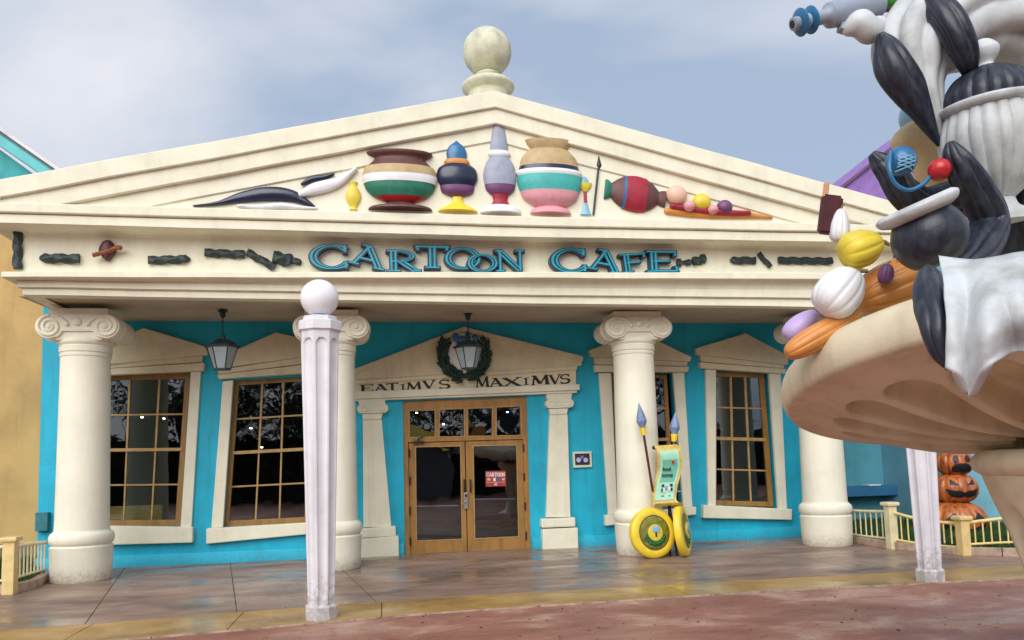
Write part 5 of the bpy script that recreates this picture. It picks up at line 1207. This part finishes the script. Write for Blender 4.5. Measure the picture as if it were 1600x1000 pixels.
P = spline([tuple(ad(x, y, D)) for x, y, D in ((1392, 236, 4.58), (1390, 265, 4.54), (1400, 288, 4.54), (1420, 297, 4.54), (1442, 288, 4.54), (1458, 270, 4.56))], 8)
tube('hose', P, 3.2*k, COBALT, o, 8); ball('red_ball', ad(1468, 265, 4.54), 17*k, RED, o, sub=4)

# ------------------------------------------------------------------ inside the dining room
c = ay(206, 802, 2.1); z = ay(206, 790, 2.1).z
o = tag(empty('bench_seat', (c.x, 2.1, 0)), 'yellow bench seat just inside the leftmost window', 'bench')
xa, xb = ay(146, 800, 2.1).x, ay(254, 800, 2.1).x
box('backrest', ((xa+xb)/2, 2.12, z/2), (xb-xa, .16, z), SEAT, o, .03); box('seat', ((xa+xb)/2, 2.46, .42), (xb-xa, .55, .14), SEAT, o, .03)

# ------------------------------------------------------------------ trees and kiosk behind the photographer (seen in the panes)
def tree(x_, y_, h, rc, seed, label):
    random.seed(seed); o = tag(empty('shade_tree', (x_, y_, 0)), label, 'tree', 'trees mirrored in the window panes')
    bm = bmesh.new(); bm_tube(bm, [(x_, y_, 0), (x_+.1, y_, h*.3), (x_-.1, y_+.1, h*.55), (x_, y_, h*.8)], [.24, .18, .13, .05], 8)
    for k in range(7):
        a = random.uniform(0, 6.28); z = h*random.uniform(.4, .65); bm_tube(bm, [(x_, y_, z), (x_+math.cos(a)*rc*.4, y_+math.sin(a)*rc*.4, z+h*.12), (x_+math.cos(a)*rc*.8, y_+math.sin(a)*rc*.8, z+h*.2)], [.08, .05, .02], 6)
    mobj('trunk', bm, BARK, o, True)
    bm = bmesh.new(); cl = [(Vector((random.gauss(0, .5)*rc, random.gauss(0, .5)*rc, h*random.uniform(.5, .98))), random.uniform(.35, .8)*rc*.6) for k in range(22)]
    for k in range(4200):
        c_, r_ = random.choice(cl); d_ = Vector((random.gauss(0, 1), random.gauss(0, 1), random.gauss(0, .8))).normalized()*r_*random.uniform(.5, 1)
        p = Vector((x_, y_, 0))+c_+d_; s = random.uniform(.10, .2); u = Vector((random.gauss(0, 1), random.gauss(0, 1), random.gauss(0, 1))).normalized(); v = u.orthogonal().normalized()
        bm.faces.new([bm.verts.new(p+q) for q in (-u*s, v*s*.45, u*s, -v*s*.45)])
    mobj('crown', bm, LEAF1, o, recalc=False)
TL = ['behind the left end of the hedge, third from its end', 'nearest the kiosk on the hedge side towards the ochre building', 'rising directly behind the yellow kiosk roof', 'beside the kiosk towards the fountain', 'at the fountain end of the hedge', 'at the far ochre end of the hedge']
for i, a in enumerate([(-13, -30, 9, 4.2), (-7.2, -27, 8, 3.6), (1.5, -31, 9, 4.5), (8, -28, 8.5, 4), (15, -32, 9.5, 4.8), (-21, -28, 9, 4.4)]): tree(*a, i+11, 'leafy shade tree '+TL[i])
o = tag(empty('snack_kiosk', (-1.0, -23, 0)), 'snack kiosk with a yellow roof behind the photographer, mirrored in the doors', 'kiosk')
box('wall', (-1.0, -23.5, 1.3), (5, 3, 2.6), mat('kiosk_grey', (.12, .13, .15), .6), o); bm = bmesh.new()
v = [bm.verts.new(p) for p in ((-4, -25.4, 2.5), (2, -25.4, 2.5), (2, -21.6, 2.5), (-4, -21.6, 2.5), (-1, -23.5, 4.0))]
for f in ((0, 1, 4), (1, 2, 4), (2, 3, 4), (3, 0, 4), (3, 2, 1, 0)): bm.faces.new([v[i] for i in f])
mobj('roof', bm, YEL, o)

o = tag(empty('added_hedge', (0, -26, 0)), 'tall dark hedge added behind the photographer to hide the horizon in the panes', 'hedge')  # added out of view to keep the far ground and horizon out of the panes
bm = bmesh.new(); random.seed(5)
for k in range(9000):
    p = Vector((random.uniform(-34, 34), -25.6-random.uniform(0, .35)*random.random(), random.uniform(0, 3.4)+random.random()*.3)); sz = random.uniform(.14, .3); u = Vector((random.gauss(0, 1), random.gauss(0, .6), random.gauss(0, 1))).normalized(); v = u.orthogonal().normalized()
    bm.faces.new([bm.verts.new(p+q) for q in (-u*sz, v*sz*.5, u*sz, -v*sz*.5)])
tag(mobj('added_hedge_leaves', bm, LEAF1, o, recalc=False), kind='stuff'); box('added_hedge_core', (0, -26.2, 1.6), (68, .9, 3.2), mat('added_hedge_core_dark', (.012, .02, .008), .9), o)

# fallen bits of leaf on the red ground
bm = bmesh.new(); random.seed(9)
for k in range(300):
    x_ = random.uniform(-6, 7); y_ = random.uniform(-8.2, yat(edge_out, x_)-.1); a = random.uniform(0, 6.28); l_ = random.uniform(.008, .026); w_ = l_*random.uniform(.25, .6); u = Vector((math.cos(a), math.sin(a), 0)); v = Vector((-math.sin(a), math.cos(a), 0))
    c = Vector((x_, y_, -.009)); t = Vector((0, 0, random.uniform(.001, .012))); bm.faces.new([bm.verts.new(q) for q in (c-u*l_, c-v*w_+t, c+u*l_, c+v*w_+t)])
tag(mobj('leaf_litter', bm, mat('dry_leaf', (.07, .04, .025), .7, .4, 9, 0), recalc=False), 'scattered dry leaf crumbs on the red ground', 'litter', kind='stuff')
